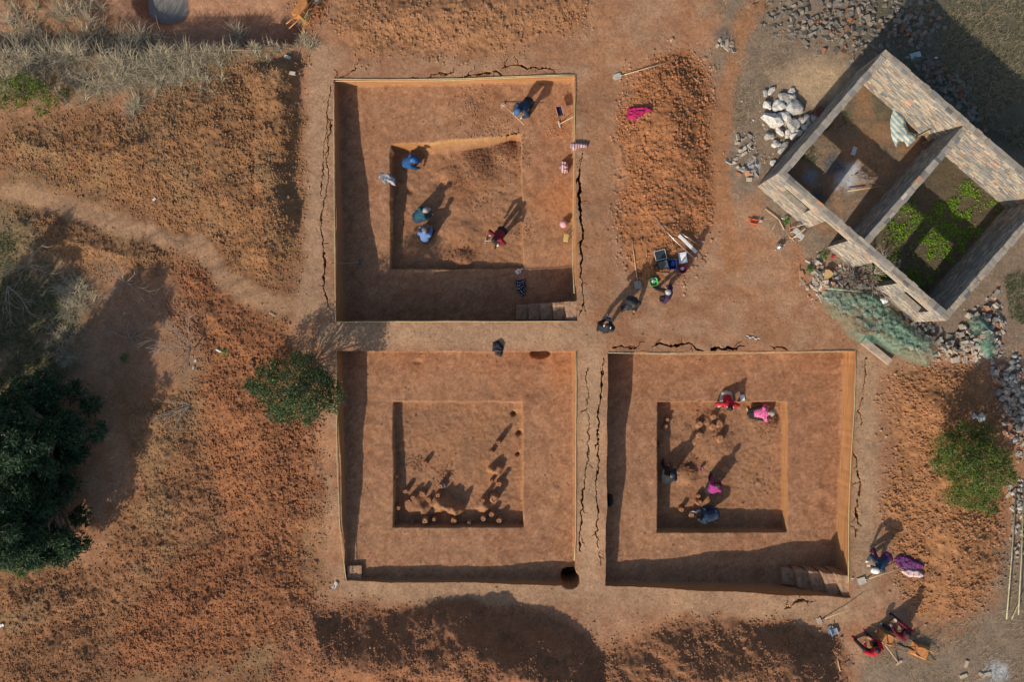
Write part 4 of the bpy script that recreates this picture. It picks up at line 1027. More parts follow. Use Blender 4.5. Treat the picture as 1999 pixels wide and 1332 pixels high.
tree('conifer_tree', 'conifer mostly beyond the left edge above the other two', 'conifer', (-95,800), cone_clumps(-95, 800, 100, 4.6, 70, 3), 16000, .17, .35, (.018,.052,.030), (.07,.125,.06), .15, 3, 'dark conifers at the left edge')
tree('leafy_tree', 'dark green leafy tree overhanging the pit corner', 'tree', (575,762),
     [(488,752,18,1.0),(655,772,20,1.3),(648,795,16,1.1),(580,700,16,1.2),(535,808,18,1.0),(520,740,30,1.3),(505,760,20,1.0),(545,725,26,1.4),(575,745,34,1.9),(605,715,24,1.5),(612,745,30,1.8),(640,765,26,1.4),(590,780,36,2.1),(550,785,32,1.6),(520,775,22,1.1),(615,790,28,1.6),(560,815,22,1.2),(595,812,22,1.2),(635,740,20,1.2)], 12500, .075, .48, (.028,.06,.022), (.085,.135,.05), .06, 4, None, .6, (.2,.24,.12))
tree('leafy_bush', 'round yellow-green leafy bush by the stone rubble', 'bush', (1885,915),
     [(1850,870,28,.9),(1890,848,26,1.0),(1925,850,24,.9),(1840,905,22,.8),(1880,895,36,1.5),(1925,890,30,1.4),(1955,895,26,1.0),(1890,935,34,1.4),(1930,940,34,1.5),(1965,930,22,1.0),(1900,975,28,1.0),(1860,970,20,.7),(1930,985,22,.8)], 14000, .10, .27, (.05,.10,.022), (.17,.23,.055), .05, 5, None, .5, (.24,.2,.06))
tree('leafy_shrub', 'sparse yellow-green shrub at the upper left edge', 'shrub', (60,190), [(20,170,22,.6),(45,160,22,.8),(75,175,24,.8),(100,195,18,.6),(80,215,15,.5),(40,195,18,.6),(10,200,18,.5),(125,180,12,.5)], 2400, .08, .42, (.05,.10,.015), (.16,.2,.03), .03, 6)
tree('leafy_shrub', 'low bright green shrub under the lower conifer', 'shrub', (40,1108), [(10,1105,16,.4),(40,1110,18,.4),(70,1108,14,.35),(-10,1100,16,.4),(95,1098,10,.3)], 1800, .07, .42, (.05,.13,.03), (.12,.24,.07), .02, 7)

# dry grass, straw and weeds -------------------------------------------------------
def blades(name, P, L, W, cols, rg, lean=.6, label='', cat='grass'):
    n = len(P); a = rg.random(n) * 6.28; ln = lean * (.4 + .9 * rg.random(n)); el = np.clip(1.45 - ln, .05, 1.5)
    d = np.stack([np.cos(a) * np.cos(el), np.sin(a) * np.cos(el), np.sin(el)], -1); s = np.stack([-np.sin(a), np.cos(a), 0 * a], -1)
    L = L[:, None]; W = W[:, None]
    mid = P + d * L * .55 + np.array([0, 0, .06]) * L; tip = P + d * L + np.stack([np.cos(a) * .15, np.sin(a) * .15, -.12 + 0 * a], -1) * L
    v = np.stack([P - s * W / 2, P + s * W / 2, mid + s * W * .4, tip, mid - s * W * .4], 1).reshape(-1, 3)
    b = np.arange(n)[:, None] * 5; f = np.concatenate([np.concatenate([b, b + 1, b + 2, b + 4], 1)]); f2 = np.concatenate([b + 4, b + 2, b + 3], 1)
    faces = [tuple(q) for q in f.tolist()] + [tuple(q) for q in f2.tolist()]
    return tag(obj(name, np_mesh(name, v, faces, STRAW, False, np.repeat(cols, 5, axis=0))), label, cat, None, 'stuff')
def tufts(spots, rg):
    P, L = [], []
    for (px, py, r, n, ln) in spots:
        c = on(px, py); m = max(1, n // 26); cx = c.x + rg.normal(size=m) * r * .5; cy = c.y + rg.normal(size=m) * r * .35
        k = rg.integers(0, m, n); P.append(np.column_stack([cx[k] + rg.normal(size=n) * .05, cy[k] + rg.normal(size=n) * .05])); L.append(ln * (.4 + .8 * rg.random(n)) * (.7 + .6 * rg.random(m))[k])
    P = np.concatenate(P); return np.column_stack([P, land_z(P[:, 0], P[:, 1])]), np.concatenate(L)
rg = np.random.default_rng(5)
TUF = [(70,80,1.2,500,.7),(95,110,.9,420,.75),(150,110,.9,420,.75),(190,85,.7,260,.8),(235,140,.8,520,.7),(240,160,.5,280,.65),(270,95,.9,420,.7),(320,110,.9,420,.6),(340,140,.9,520,.45),(300,150,.8,420,.55),(380,110,.9,380,.45),(430,110,.7,260,.4),(465,75,.3,120,.6),(20,140,1.0,360,.6),(60,150,.9,300,.5),(170,170,1.0,340,.5),(265,210,.35,160,.55),(500,95,.7,180,.3),(545,95,.5,140,.25),(600,85,.5,180,.3),(180,20,.6,160,.6),(30,30,1.0,260,.5),(590,30,.4,120,.3),(120,25,.7,200,.6),(400,160,.7,200,.35),
       (150,600,.5,220,.5),(160,575,.5,200,.6),(130,560,.5,160,.4),(120,650,.6,200,.35),(130,700,.6,200,.35)]
P, L = tufts([(a_, b_, c_, int(n_ * 1.6), l_) for a_, b_, c_, n_, l_ in TUF], rg); t = rg.random((len(P), 1)); cols = np.array([.26,.21,.14]) * (1 - t) + np.array([.56,.49,.35]) * t
blades('dry_grass', P, L, .008 + .011 * rg.random(len(P)), cols, rg, .85, 'dry straw-coloured grass on the bank at the upper left')
def patch(poly, n, z=0): p = poly_w(poly, z); lo, hi = p.min(0), p.max(0); q = lo + (hi - lo) * rg.random((n * 3, 2)); q = q[(sdist(q[:, 0], q[:, 1], p) > 0) & (rg.random(n * 3) < sstep(.3, .6, fbm(q[:, 0] * 1.2, q[:, 1] * 1.2, 3)))][:n]; return np.column_stack([q, land_z(q[:, 0], q[:, 1])])
P = np.concatenate([patch([(1395,0),(1560,0),(1540,120),(1500,150),(1480,260),(1430,260),(1425,150),(1400,120)], 1700), patch([(1760,0),(2010,0),(2010,300),(1920,240),(1800,80)], 6200), patch([(1660,1340),(1690,1280),(1780,1225),(1940,1190),(1965,1060),(2010,1050),(2010,1340)], 2600), patch([(1545,250),(1620,200),(1740,330),(1700,420),(1620,400)], 500), patch([(60,560),(190,560),(170,720),(100,740),(60,660)], 900, -.7)])
t = rg.random((len(P), 1)); cols = np.array([.24,.19,.13]) * (1 - t) + np.array([.44,.36,.24]) * t
blades('dry_straw', P, .10 + .22 * rg.random(len(P)), .006 + .006 * rg.random(len(P)), cols, rg, 1.25, 'flattened dry straw on the grey ground around the ruin')
P = np.concatenate([patch([(1790,0),(2010,0),(2010,300),(1940,260),(1840,150)], 3200), patch([(1960,540),(2010,520),(2010,640),(1970,620)], 900), patch([(70,500),(150,540),(160,600),(110,620),(80,560)], 700, -.7), patch([(-20,450),(90,470),(130,560),(150,620),(130,740),(-20,760)], 6000, -.8), patch([(1600,232),(1650,215),(1670,235),(1600,260)], 240), patch([(1560,290),(1590,285),(1590,320),(1565,310)], 160)])
t = rg.random((len(P), 1)); cols = np.array([.04,.07,.032]) * (1 - t) + np.array([.085,.125,.05]) * t
blades('green_grass', P, .06 + .13 * rg.random(len(P)), .010 + .01 * rg.random(len(P)), cols, rg, .9, 'patches of short green grass at the edges of the site')
# broad-leaved weeds in the second room
q = np.array([ruin(u, v)[:2] for u, v in zip(rg.uniform(4.0, 7.35, 16000), rg.uniform(.3, 5.3, 16000))])
w = sstep(.40, .58, fbm(q[:, 0] * .9 + 3, q[:, 1] * .9, 5, 3)) * (.08 + .92 * sstep(.38, .6, fbm(q[:, 0] * 3.5, q[:, 1] * 3.5, 2, 3)))
q = q[rg.random(len(q)) < w]; P = np.column_stack([q, land_z(q[:, 0], q[:, 1]) + .02 + .06 * rg.random(len(q))]); t = rg.random((len(P), 1))
cols = np.array([.10,.22,.015]) * (1 - t) + np.array([.24,.42,.03]) * t
tag(obj('weeds', leaves_mesh('weeds', P, .05, .8, cols, rg, 1.6)), 'bright green broad-leaved weeds covering the second room', 'weeds', None, 'stuff')
for (px, py, n, r, lab) in ((1608,500,50,.14,'small green weed at the ruin doorway'),(1580,525,60,.12,'small green weed among bricks near the broom'),(244,700,60,.12,'small green seedling on the bare slope'),(440,688,40,.15,'flattened green twig by the white bottle'),(1535,432,50,.12,'green weed under the front window')):
    g = on(px, py); Pq = np.column_stack([rg.normal(size=(n, 2)) * r * .6, .05 + .12 * rg.random(n)]); t = rg.random((n, 1))
    root = empty('weed_plant', g); tag(root, lab, 'weed')
    obj('foliage', leaves_mesh('foliage', Pq, .09, .45, np.array([.05,.12,.02]) * (1 - t) + np.array([.12,.24,.05]) * t, rg, 1.0), root)
    obj('stem', tube_mesh('stem', [(0, 0, -.03), (0, .01, .08), (.01, 0, .15)], [.006, .005, .003], BARK, 5), root)

# bare saplings and cut branches ----------------------------------------------------
TWIG = mat('pale_twig', (.36, .30, .25), .85, .2, 20)
def sapling(px, py, label, spread, nb, hgt, seed, arc=None, name='bare_sapling'):
    rgq = random.Random(seed); g = on(px, py); root = empty(name, g); tag(root, label, 'sapling' if name == 'bare_sapling' else 'branches')
    if hgt > .3: obj('trunk', tube_mesh('trunk', [(0, 0, -.05), (.02, .01, hgt * .5)], [.03, .022], TWIG, 6), root)
    for i in range(nb):
        a = rgq.uniform(*(arc or (0, 6.28))); L = spread * rgq.uniform(.5, 1.1); r0 = rgq.uniform(.008, .016)
        pts = []; x = y = 0; z = hgt * .45; da = rgq.uniform(-.25, .25)
        for k in range(6):
            pts.append(Vector((x, y, max(.02, z)))); a += da * .4 + rgq.uniform(-.15, .15); x += math.cos(a) * L / 5; y += math.sin(a) * L / 5; z += hgt * rgq.uniform(-.02, .28)
        br = obj('branch', tube_mesh('branch', pts, [r0 * (1 - .13 * k) for k in range(6)], TWIG, 5), root)
        vv, ff = [], []
        for k in (1, 2, 3, 4, 4):
            b = a + rgq.choice((-1, 1)) * rgq.uniform(.4, .9); l2 = L * rgq.uniform(.2, .45)
            q = [pts[k], pts[k] + Vector((math.cos(b) * l2 * .5, math.sin(b) * l2 * .5, .05)), pts[k] + Vector((math.cos(b + .2) * l2, math.sin(b + .2) * l2, .12))]
            me = tube_mesh('twig', q, [r0 * .55, r0 * .45, r0 * .25], TWIG, 4); obj('twig', me, br)
sapling(70, 522, 'bare pale sapling at the left edge of the shade', 1.3, 9, 1.1, 1)
sapling(255, 553, 'bare sapling standing in the brown shaded slope', 1.3, 10, .9, 2)
sapling(382, 678, 'bare bushy sapling with litter at its foot', 1.5, 14, .9, 3, (1.5, 5.0))
sapling(20, 560, 'bent bare branches trailing from the left edge', 1.6, 5, .4, 4, (4.6, 6.2), 'bare_branches')
sapling(375, 790, 'cut bare branches lying below the bushy sapling', 1.4, 9, .12, 5, (2.7, 3.9), 'bare_branches')
sapling(235, 945, 'dead pale brush beside the conifer shadow', .6, 9, .3, 6, None, 'bare_branches')
sapling(255, 660, 'thin dead twigs lying on the shaded slope', 1.2, 8, .1, 7, None, 'bare_branches')
sapling(1700, 535, 'heap of dry brushwood against the ruin doorway', 1.0, 26, .5, 8, None, 'bare_branches')
sapling(1670, 540, 'dry brushwood spilling toward the broom', .9, 22, .35, 9, (2.2, 4.5), 'bare_branches')
sapling(1665, 345, 'half-burnt twigs on the white ash in the first room', .8, 12, .15, 10, (-.6, .6), 'bare_branches')

# puddle in the sunken corner
n = 26; rgq = random.Random(4)
pts = [(PUDDLE.x + math.cos(2 * math.pi * k / n) * .98 * (1 + .12 * rgq.uniform(-1, 1)), PUDDLE.y + math.sin(2 * math.pi * k / n) * .9 * (1 + .1 * rgq.uniform(-1, 1))) for k in range(n)]
wz = float(ground_z(np.array([PUDDLE.x]), np.array([PUDDLE.y]), False)[0]) + .2
WATER = mat('muddy_water', (.20, .20, .19), .12, .15, 3, .5)
tag(obj('puddle', np_mesh('puddle', [(x, y, wz) for x, y in pts], [tuple(range(n))], WATER)), 'grey muddy puddle in the sunken corner', None, None, 'structure')
# ------------------------------------------------------------------ people
SKIN = mat('skin', (.42, .25, .17), .55, .1, 10)
def ik(a, c, l1, l2, pole):
    d = c - a; L = min(d.length, (l1 + l2) * .995); d = d.normalized() * L
    x = (l1 * l1 - l2 * l2 + L * L) / (2 * L); h = math.sqrt(max(1e-6, l1 * l1 - x * x)); n = d.normalized()
    p = pole - n * pole.dot(n)
    p = p.normalized() if p.length > 1e-4 else Vector((1, 0, 0))
    return a + n * x + p * h, a + d
def bone_bm(bm, a, ra, b, rb, side=None, flat=1.0, ns=10):
    """a tapered round-ended limb segment; flat squeezes it across 'side'"""
    t = (b - a); L = t.length; t = t / L if L > 1e-6 else Vector((0, 0, 1))
    s = side - t * side.dot(t) if side is not None else t.cross(Vector((0, 0, 1)) if abs(t.z) < .9 else Vector((1, 0, 0)))
    s.normalize(); w = t.cross(s)
    rings = []
    for k in range(1, 4):
        an = math.pi / 2 * k / 4; rings.append((a - t * ra * math.cos(an), ra * math.sin(an)))
    rings += [(a, ra), (a + t * L * .5, (ra + rb) / 2), (b, rb)]
    for k in range(3, 0, -1):
        an = math.pi / 2 * k / 4; rings.append((b + t * rb * math.cos(an), rb * math.sin(an)))
    R_ = [[bm.verts.new(c + (s * math.cos(2 * math.pi * i / ns) + w * math.sin(2 * math.pi * i / ns) * flat) * r) for i in range(ns)] for c, r in rings]
    p0 = bm.verts.new(a - t * ra); p1 = bm.verts.new(b + t * rb)
    for i in range(ns):
        j = (i + 1) % ns
        bm.faces.new((p0, R_[0][j], R_[0][i])); bm.faces.new((p1, R_[-1][i], R_[-1][j]))
        for q in range(len(R_) - 1): bm.faces.new((R_[q][i], R_[q][j], R_[q + 1][j], R_[q + 1][i]))
PEOPLE = []
def person(px, py, heading, pose, label, top, bottom, shoe=None, hat=None, hair=(.02,.017,.015), hands=None, zoff=0.0, glove=None, z=None, tops=None):
    """heading in degrees, 90 faces up the photograph; pose gives hip, pitch, feet and hands in the person's own axes (x right, y ahead, z up)"""
    g = on(px, py) if z is None else G(px, py, z)
    root = empty('person', (g.x, g.y, g.z + zoff), (0, 0, R(heading - 90))); root.scale = (1.06, 1.06, 1.04); tag(root, label, 'person')
    hip = Vector(pose['hip']); pit = R(pose['pitch']); lean = R(pose.get('lean', 0)); X_ = Vector((1, 0, 0))
    up = Vector((math.sin(lean), math.sin(pit), math.cos(pit) * math.cos(lean))).normalized(); fw = Vector((0, math.cos(pit), -math.sin(pit)))
    waist = hip + up * .16; chest = hip + up * .36 + fw * .01; neck = hip + up * .52
    hp = pit * .55 + R(pose.get('head', 10)); hup = Vector((0, math.sin(hp), math.cos(hp))); hfw = Vector((0, math.cos(hp), -math.sin(hp)))
    head = neck + hup * .155 + hfw * .025
    B = []
    def add(a, ra, b, rb, reg, side=None, flat=1.0): B.append((a, ra, b, rb, reg, side, flat))
    tw = Vector((math.cos(R(pose.get('twist', 0))), math.sin(R(pose.get('twist', 0))), 0))
    add(hip - up * .03, .155, waist, .135, 'bottom', X_, .78); add(waist, .165, chest, .19, 'top', tw, .72); add(chest, .195, neck - up * .05, .135, 'top', tw, .70)
    add(neck - up * .03, .055, neck + hup * .05, .05, 'skin'); add(head - hup * .035 + hfw * .01, .075, head + hup * .045 - hfw * .008, .088, 'skin', X_, 1.08)
    add(head + hfw * .075 - hup * .02, .012, head + hfw * .098 - hup * .038, .015, 'skin')     # nose
    for s in (-1, 1): add(head + X_ * .08 * s - hfw * .005, .016, head + X_ * .088 * s - hup * .03, .014, 'skin')   # ears
    add(head - hup * .075 + hfw * .03, .045, head - hup * .085 + hfw * .045, .035, 'skin')      # chin
    for s, key in ((-1, 'L'), (1, 'R')):
        hj = hip + X_ * .095 * s - up * .04; foot = Vector(pose['foot' + key]); ank = foot + Vector((0, -.03, .085))
        kn, ank = ik(hj, ank, .41, .40, Vector(pose.get('knee' + key, (s * .12, 1, .35))))
        add(hj, .105, kn, .076, 'bottom'); add(kn, .076, ank, .056, 'bottom')
        fd = Vector((math.sin(R(pose.get('toe', 12)) * s), math.cos(R(pose.get('toe', 12))), 0))
        add(ank + Vector((0, 0, -.04)) - fd * .04, .042, ank + fd * .13 + Vector((0, 0, -.052)), .036, 'shoe', Vector((fd.y, -fd.x, 0)), .8)
        sh = neck - up * .075 + tw * .175 * s; hand = Vector(pose['hand' + key])
        el, wr = ik(sh, hand, .28, .25, Vector(pose.get('elbow' + key, (s * .9, -.5, -.3))))
        add(chest + up * .08 + tw * .08 * s, .10, sh, .086, 'top'); add(sh, .086, el, .066, 'top'); add(el, .066, wr - (wr - el).normalized() * .02, .048, 'top')
        hd = (wr - el).normalized(); sd = hd.cross(Vector((0, 0, 1))); sd = sd.normalized() if sd.length > .1 else X_.copy(); pn = sd.cross(hd)
        if pn.z < 0: pn = -pn
        add(wr, .027, wr + hd * .085, .038, 'hand', sd, .55)
        curl = pose.get('curl', .6)
        for q, off in enumerate((-.039, -.013, .013, .037)):
            Lf = (.062, .072, .068, .052)[q]; b0 = wr + hd * .10 + sd * off
            m1 = b0 + (hd * math.cos(curl) - pn * math.sin(curl)) * Lf * .55 + sd * off * .15
            add(b0, .0095, m1, .009, 'hand'); add(m1, .009, m1 + (hd * math.cos(curl * 2) - pn * math.sin(curl * 2)) * Lf * .5, .008, 'hand')
        th = wr + hd * .03 - sd * s * .036; t1 = th + (hd * .55 - sd * s * .8).normalized() * .035
        add(th, .012, t1, .0105, 'hand'); add(t1, .0105, t1 + (hd * .9 - pn * .4).normalized() * .03, .009, 'hand')
    bm = bmesh.new()
    for a, ra, b, rb, reg_, side, flat in B: bone_bm(bm, a, ra, b, rb, side, flat)
    me = bpy.data.meshes.new('body_raw'); bm.to_mesh(me); bm.free()
    raw = bpy.data.objects.new('body', me); link(raw, root)
    md = raw.modifiers.new('r', 'REMESH'); md.mode = 'VOXEL'; md.voxel_size = .0125
    md = raw.modifiers.new('s', 'SMOOTH'); md.iterations = 2; md.factor = .5
    md = raw.modifiers.new('d', 'DECIMATE'); md.ratio = .28
    PEOPLE.append((raw, B, dict(top=top, bottom=bottom, skin=SKIN, shoe=shoe or BLACK, hand=glove or SKIN)))
    HM = mat('hair_%d' % int(hair[0] * 1000), hair, .6, .25, 30)
    M_ = Matrix((X_, hfw, hup)).transposed().to_4x4(); M_.translation = head
    bmh = bmesh.new(); bmesh.ops.create_uvsphere(bmh, u_segments=18, v_segments=12, radius=1)
    for v in bmh.verts: v.co = Vector((v.co.x * .098, v.co.y * .108 - .008, v.co.z * .112 + .024))
    if hat is None:
        bmesh.ops.delete(bmh, geom=[v for v in bmh.verts if v.co.z < .0 - (.09 if v.co.y < -.02 else 0) or (v.co.y > .05 and v.co.z < .075)], context='VERTS')
        bmesh.ops.transform(bmh, matrix=M_, verts=bmh.verts); o = bm_obj('hair', bmh, HM, root, smooth=True)
    else:
        bmesh.ops.delete(bmh, geom=[v for v in bmh.verts if v.co.z < .028], context='VERTS')
        for v in bmh.verts: v.co.x *= 1.1; v.co.y *= 1.08; v.co.z *= 1.04
        brim = bmesh.ops.create_circle(bmh, cap_ends=True, segments=18, radius=1)['verts']
        rim = hat[1]
        for v in brim: v.co = Vector((v.co.x * (.112 + rim * .06), v.co.y * (.112 + rim * .06) + (.085 * max(0, v.co.y) if not rim else 0), .036 - (.02 * rim)))
        ex = bmesh.ops.extrude_face_region(bmh, geom=[f for f in bmh.faces if len(f.verts) == 18])
        for v in ex['geom']:
            if isinstance(v, bmesh.types.BMVert): v.co.z += .008
        bmesh.ops.transform(bmh, matrix=M_, verts=bmh.verts); bm_obj('hat', bmh, hat[0], root, smooth=True)
    for s in (-1, 1):
        e = bmesh.new(); bmesh.ops.create_uvsphere(e, u_segments=8, v_segments=6, radius=.012); bm_obj('eye', e, BLACK, root, head + X_ * .034 * s + hfw * .088 + hup * .004)
    e = bmesh.new(); bmesh.ops.create_uvsphere(e, u_segments=8, v_segments=6, radius=1)
    for v in e.verts: v.co = Vector((v.co.x * .025, v.co.y * .008, v.co.z * .007))
    bm_obj('mouth', e, mat('lips', (.3, .12, .1), .5), root, head + hfw * .088 - hup * .068, (-hp, 0, 0))
    return root
def finish_people():
    bpy.context.view_layer.update(); dg = bpy.context.evaluated_depsgraph_get()
    for raw, B, mats_ in PEOPLE:
        me = bpy.data.meshes.new_from_object(raw.evaluated_get(dg)); old = raw.data; raw.modifiers.clear(); raw.data = me; me.name = 'body'; bpy.data.meshes.remove(old)
        regs = list(mats_); me.materials.clear()
        for k in regs: me.materials.append(mats_[k])
        n = len(me.polygons); c = np.empty(n * 3, np.float32); me.polygons.foreach_get('center', c); c = c.reshape(-1, 3)
        best = np.full(n, 1e9); mi = np.zeros(n, np.int32)
        for a, ra, b, rb, reg_, side, flat in B:
            a_, b_ = np.array(a), np.array(b); d = b_ - a_; L = d @ d + 1e-9; t = np.clip((c - a_) @ d / L, 0, 1)
            ds = np.linalg.norm(c - a_ - t[:, None] * d, axis=1) - (ra + (rb - ra) * t) * (1 if flat == 1 else .9)
            m = ds < best; best[m] = ds[m]; mi[m] = regs.index(reg_)
        me.polygons.foreach_set('material_index', mi); me.polygons.foreach_set('use_smooth', np.ones(n, bool)); me.update()
def jk(name, c, **k): return mat(name, c, .8, .22, 9, **k)
NAVY = jk('navy_jacket', (.022, .045, .085)); TEAL = jk('teal_jacket', (.016, .075, .115)); DENIM = jk('blue_jacket', (.02, .09, .24)); BLKJ = jk('black_jacket', (.02, .023, .03)); BLKT = jk('black_trousers', (.016, .017, .02))
BPLAID = jk('blue_plaid', (.07, .15, .42), pattern='plaid', c2=(.16, .27, .52), pscale=34); RPLAID = jk('red_plaid', (.36, .016, .035), pattern='plaid', c2=(.035, .012, .02), pscale=26)
REDC = jk('red_coat', (.42, .012, .03)); PINKF = jk('pink_floral', (.62, .09, .28), pattern='dots', c2=(.75, .42, .52), pscale=24); MAGF = jk('magenta_floral', (.33, .03, .20), pattern='dots', c2=(.06, .03, .09), pscale=24); DPURP = jk('dark_plum_jacket', (.045, .02, .06)); MAR = jk('maroon_knit', (.14, .012, .03))
GREYT = jk('grey_trousers', (.42, .44, .44)); REDS = jk('red_shoes', (.35, .02, .04)); GREYH = mat('grey_cap', (.34, .35, .34), .8, .12); DGREY = mat('slate_cap', (.13, .15, .15), .8, .12); SILV = mat('silver_cap', (.55, .57, .58), .7, .1); LGREY = mat('pale_glove', (.62, .60, .56), .8, .1); BLUEC = mat('blue_cap', (.05, .12, .28), .8, .15)
squat = dict(hip=(0, -.12, .30), pitch=38, footL=(-.15, .06, 0), footR=(.15, .06, 0), handL=(-.12, .46, .16), handR=(.12, .46, .16), kneeL=(-.35, 1, .9), kneeR=(.35, 1, .9), elbowL=(-.8, -.2, .1), elbowR=(.8, -.2, .1), head=14)
bend = dict(hip=(0, -.12, .80), pitch=62, footL=(-.16, .02, 0), footR=(.16, -.08, 0), handL=(-.02, .52, .50), handR=(.06, .34, .66), kneeL=(-.1, 1, .1), kneeR=(.1, 1, .1), head=4)
stand = dict(hip=(0, 0, .88), pitch=5, footL=(-.13, .0, 0), footR=(.13, .0, 0), handL=(-.17, .32, 1.02), handR=(.17, .32, 1.02), head=12)
sit = dict(hip=(0, -.1, .22), pitch=22, footL=(-.22, .62, 0), footR=(.2, .62, 0), handL=(-.14, .32, .34), handR=(.14, .34, .34), kneeL=(-.3, .3, 1), kneeR=(.3, .3, 1), head=20)
def P_(b, **k): d = dict(b); d.update(k); return d
person(1027, 216, 228, P_(bend, handL=(-.18, .40, .62), handR=(.20, .42, .52), footL=(-.18, .04, 0), footR=(.18, -.06, 0)), 'person in dark navy bending over a long hoe in the pit', NAVY, BLKT, hat=(BLUEC, 0), glove=LGREY)
person(800, 321, 352, P_(squat, footL=(-.13, .16, 0), footR=(.13, .16, 0), pitch=30), 'person in blue crouching in the shaded corner of the inner cut', DENIM, DENIM, hat=(mat('bright_blue_cap', (.03, .14, .42), .8), 0))
person(820, 425, 25, squat, 'person in teal jacket with pale cap crouching in the inner cut', TEAL, NAVY, hat=(GREYH, 0), glove=LGREY)
person(832, 464, 78, P_(squat, footL=(-.2, .26, 0), footR=(.2, .2, 0), hip=(0, -.14, .26), pitch=24), 'person in blue plaid shirt and slate cap sitting back on their heels', BPLAID, BLKT, hat=(DGREY, 0))
person(977, 462, 235, P_(bend, pitch=46, footL=(-.06, .42, 0), footR=(.12, -.28, 0), handL=(-.2, .34, .72), handR=(.3, .22, .66)), 'person in red plaid shirt swinging a mattock in the inner cut', RPLAID, BLKT, glove=LGREY)
person(1226, 594, 258, P_(stand, hip=(0, -.12, .84), pitch=14, footL=(.20, .22, 0), footR=(-.30, .24, 0), kneeL=(.1, 1, .1), kneeR=(-.1, 1, .1), handL=(.10, .26, .92), handR=(-.08, .22, .92)), 'person in black jacket striding beside the shovel with their head down', BLKJ, jk('dark_jeans', (.012, .03, .06)), hair=(.05, .045, .04))
person(1296, 578, 165, P_(stand, footL=(-.12, .02, 0), footR=(.16, .34, 0), pitch=10, handL=(-.26, .22, .86), handR=(.24, .12, .82)), 'person with silver hair in dark plum jacket stepping left', DPURP, BLKT, hair=(.42, .43, .44))
person(1174, 644, 72, P_(stand, handL=(-.08, .30, 1.0), handR=(.08, .30, 1.0)), 'person in black with white headphones holding a controller on the crossing', BLKJ, BLKT)
person(1417, 776, 268, P_(sit, hip=(0, -.1, .10), footL=(-.16, .38, -.42), footR=(.16, .38, -.42), handL=(-.32, .34, .02), handR=(.34, .32, .02), pitch=44, elbowL=(-1, -.2, .3), elbowR=(1, -.2, .3), head=-4), 'person in red coat sitting on the edge of the inner cut', REDC, GREYT, z=-1.1)
person(1472, 806, 5, P_(squat, pitch=62, hip=(0, -.16, .30)), 'person in pink floral top with a grey hat digging at the inner wall', PINKF, BLKT, hat=(mat('grey_sun_hat', (.30, .33, .36), .8, .1), .5))
person(1300, 930, 68, P_(squat, pitch=26, footL=(-.3, .42, 0), footR=(.1, .2, 0)), 'person in black crouching in the shaded left side of the diggers cut', BLKJ, BLKT, hat=(mat('navy_cap', (.02, .03, .06), .8), 0), hair=(.02, .02, .02))
person(1385, 951, 60, P_(squat, pitch=30, footL=(-.2, .35, 0), footR=(.15, .15, 0)), 'person in magenta floral coat crouching in the diggers cut', MAGF, BLKT)
person(1384, 999, 190, P_(bend, hip=(0, -.1, .52), pitch=72, handL=(-.1, .52, .20), handR=(.12, .5, .2), kneeL=(-.3, 1, .3), kneeR=(.3, 1, .3)), 'person in dark blue coat bowed low in the shaded front of the cut', NAVY, NAVY)
person(1712, 1083, 215, P_(bend, hip=(0, -.1, .62), pitch=70, footL=(.24, .05, 0), footR=(-.34, .18, 0), handL=(-.06, .48, .34), handR=(.2, .46, .4)), 'person in blue-black jacket bending beside the purple clothes', NAVY, jk('plum_trousers', (.10, .02, .10)), hat=(WHITE, 0), glove=LGREY)
person(1751, 1226, 135, P_(sit, hip=(0, -.16, .34), footL=(-.28, .46, 0), footR=(.16, .56, 0)), 'person in black and maroon sitting on the overturned barrow', MAR, BLKT, shoe=mat('pale_shoes', (.5, .55, .58), .7), glove=LGREY)
person(1697, 1262, 122, P_(sit, hip=(0, -.1, .24), footL=(-.32, .5, 0), footR=(.1, .52, 0)), 'person in bright red jacket and black trousers sitting by the barrow', REDC, BLKT, shoe=REDS)
finish_people()
# headphones of the pilot, the controller
g = G(1174, 644, land_z(*G(1174, 644)[:2])); R0 = Matrix.Rotation(R(72 - 90), 4, 'Z')
me = tube_mesh('headphones', [(math.cos(R(a)) * .115, 0, math.sin(R(a)) * .125) for a in range(0, 181, 20)], .013, WHITE, 6)
o = obj('headphones', me, None, g + R0 @ Vector((0, .09, 1.585)), (R(-40), 0, R(-18))); tag(o, 'white headphones on the person at the crossing', 'headphones')
for s in (-1, 1):
    obj('ear_cup', lathe_mesh('ear_cup', [(.02, -.02), (.04, -.015), (.04, .015), (.02, .02)], WHITE, 12), o, (s * .115, 0, 0), (0, R(90), 0))
c_ = empty('controller', g + R0 @ Vector((0, .40, 1.0)), (0, 0, R(-18))); tag(c_, 'grey flight controller held by the person with headphones', 'controller')
obj('case', boxm('case', .22, .13, .04, mat('grey_plastic', (.36, .37, .40), .5), .01), c_); obj('screen', boxm('screen', .17, .09, .006, BLACK, .002, (0, 0, .025)), c_)
for s in (-1, 1): obj('antenna', boxm('antenna', .03, .10, .012, WHITE, .003, (s * .07, .11, .0)), c_)

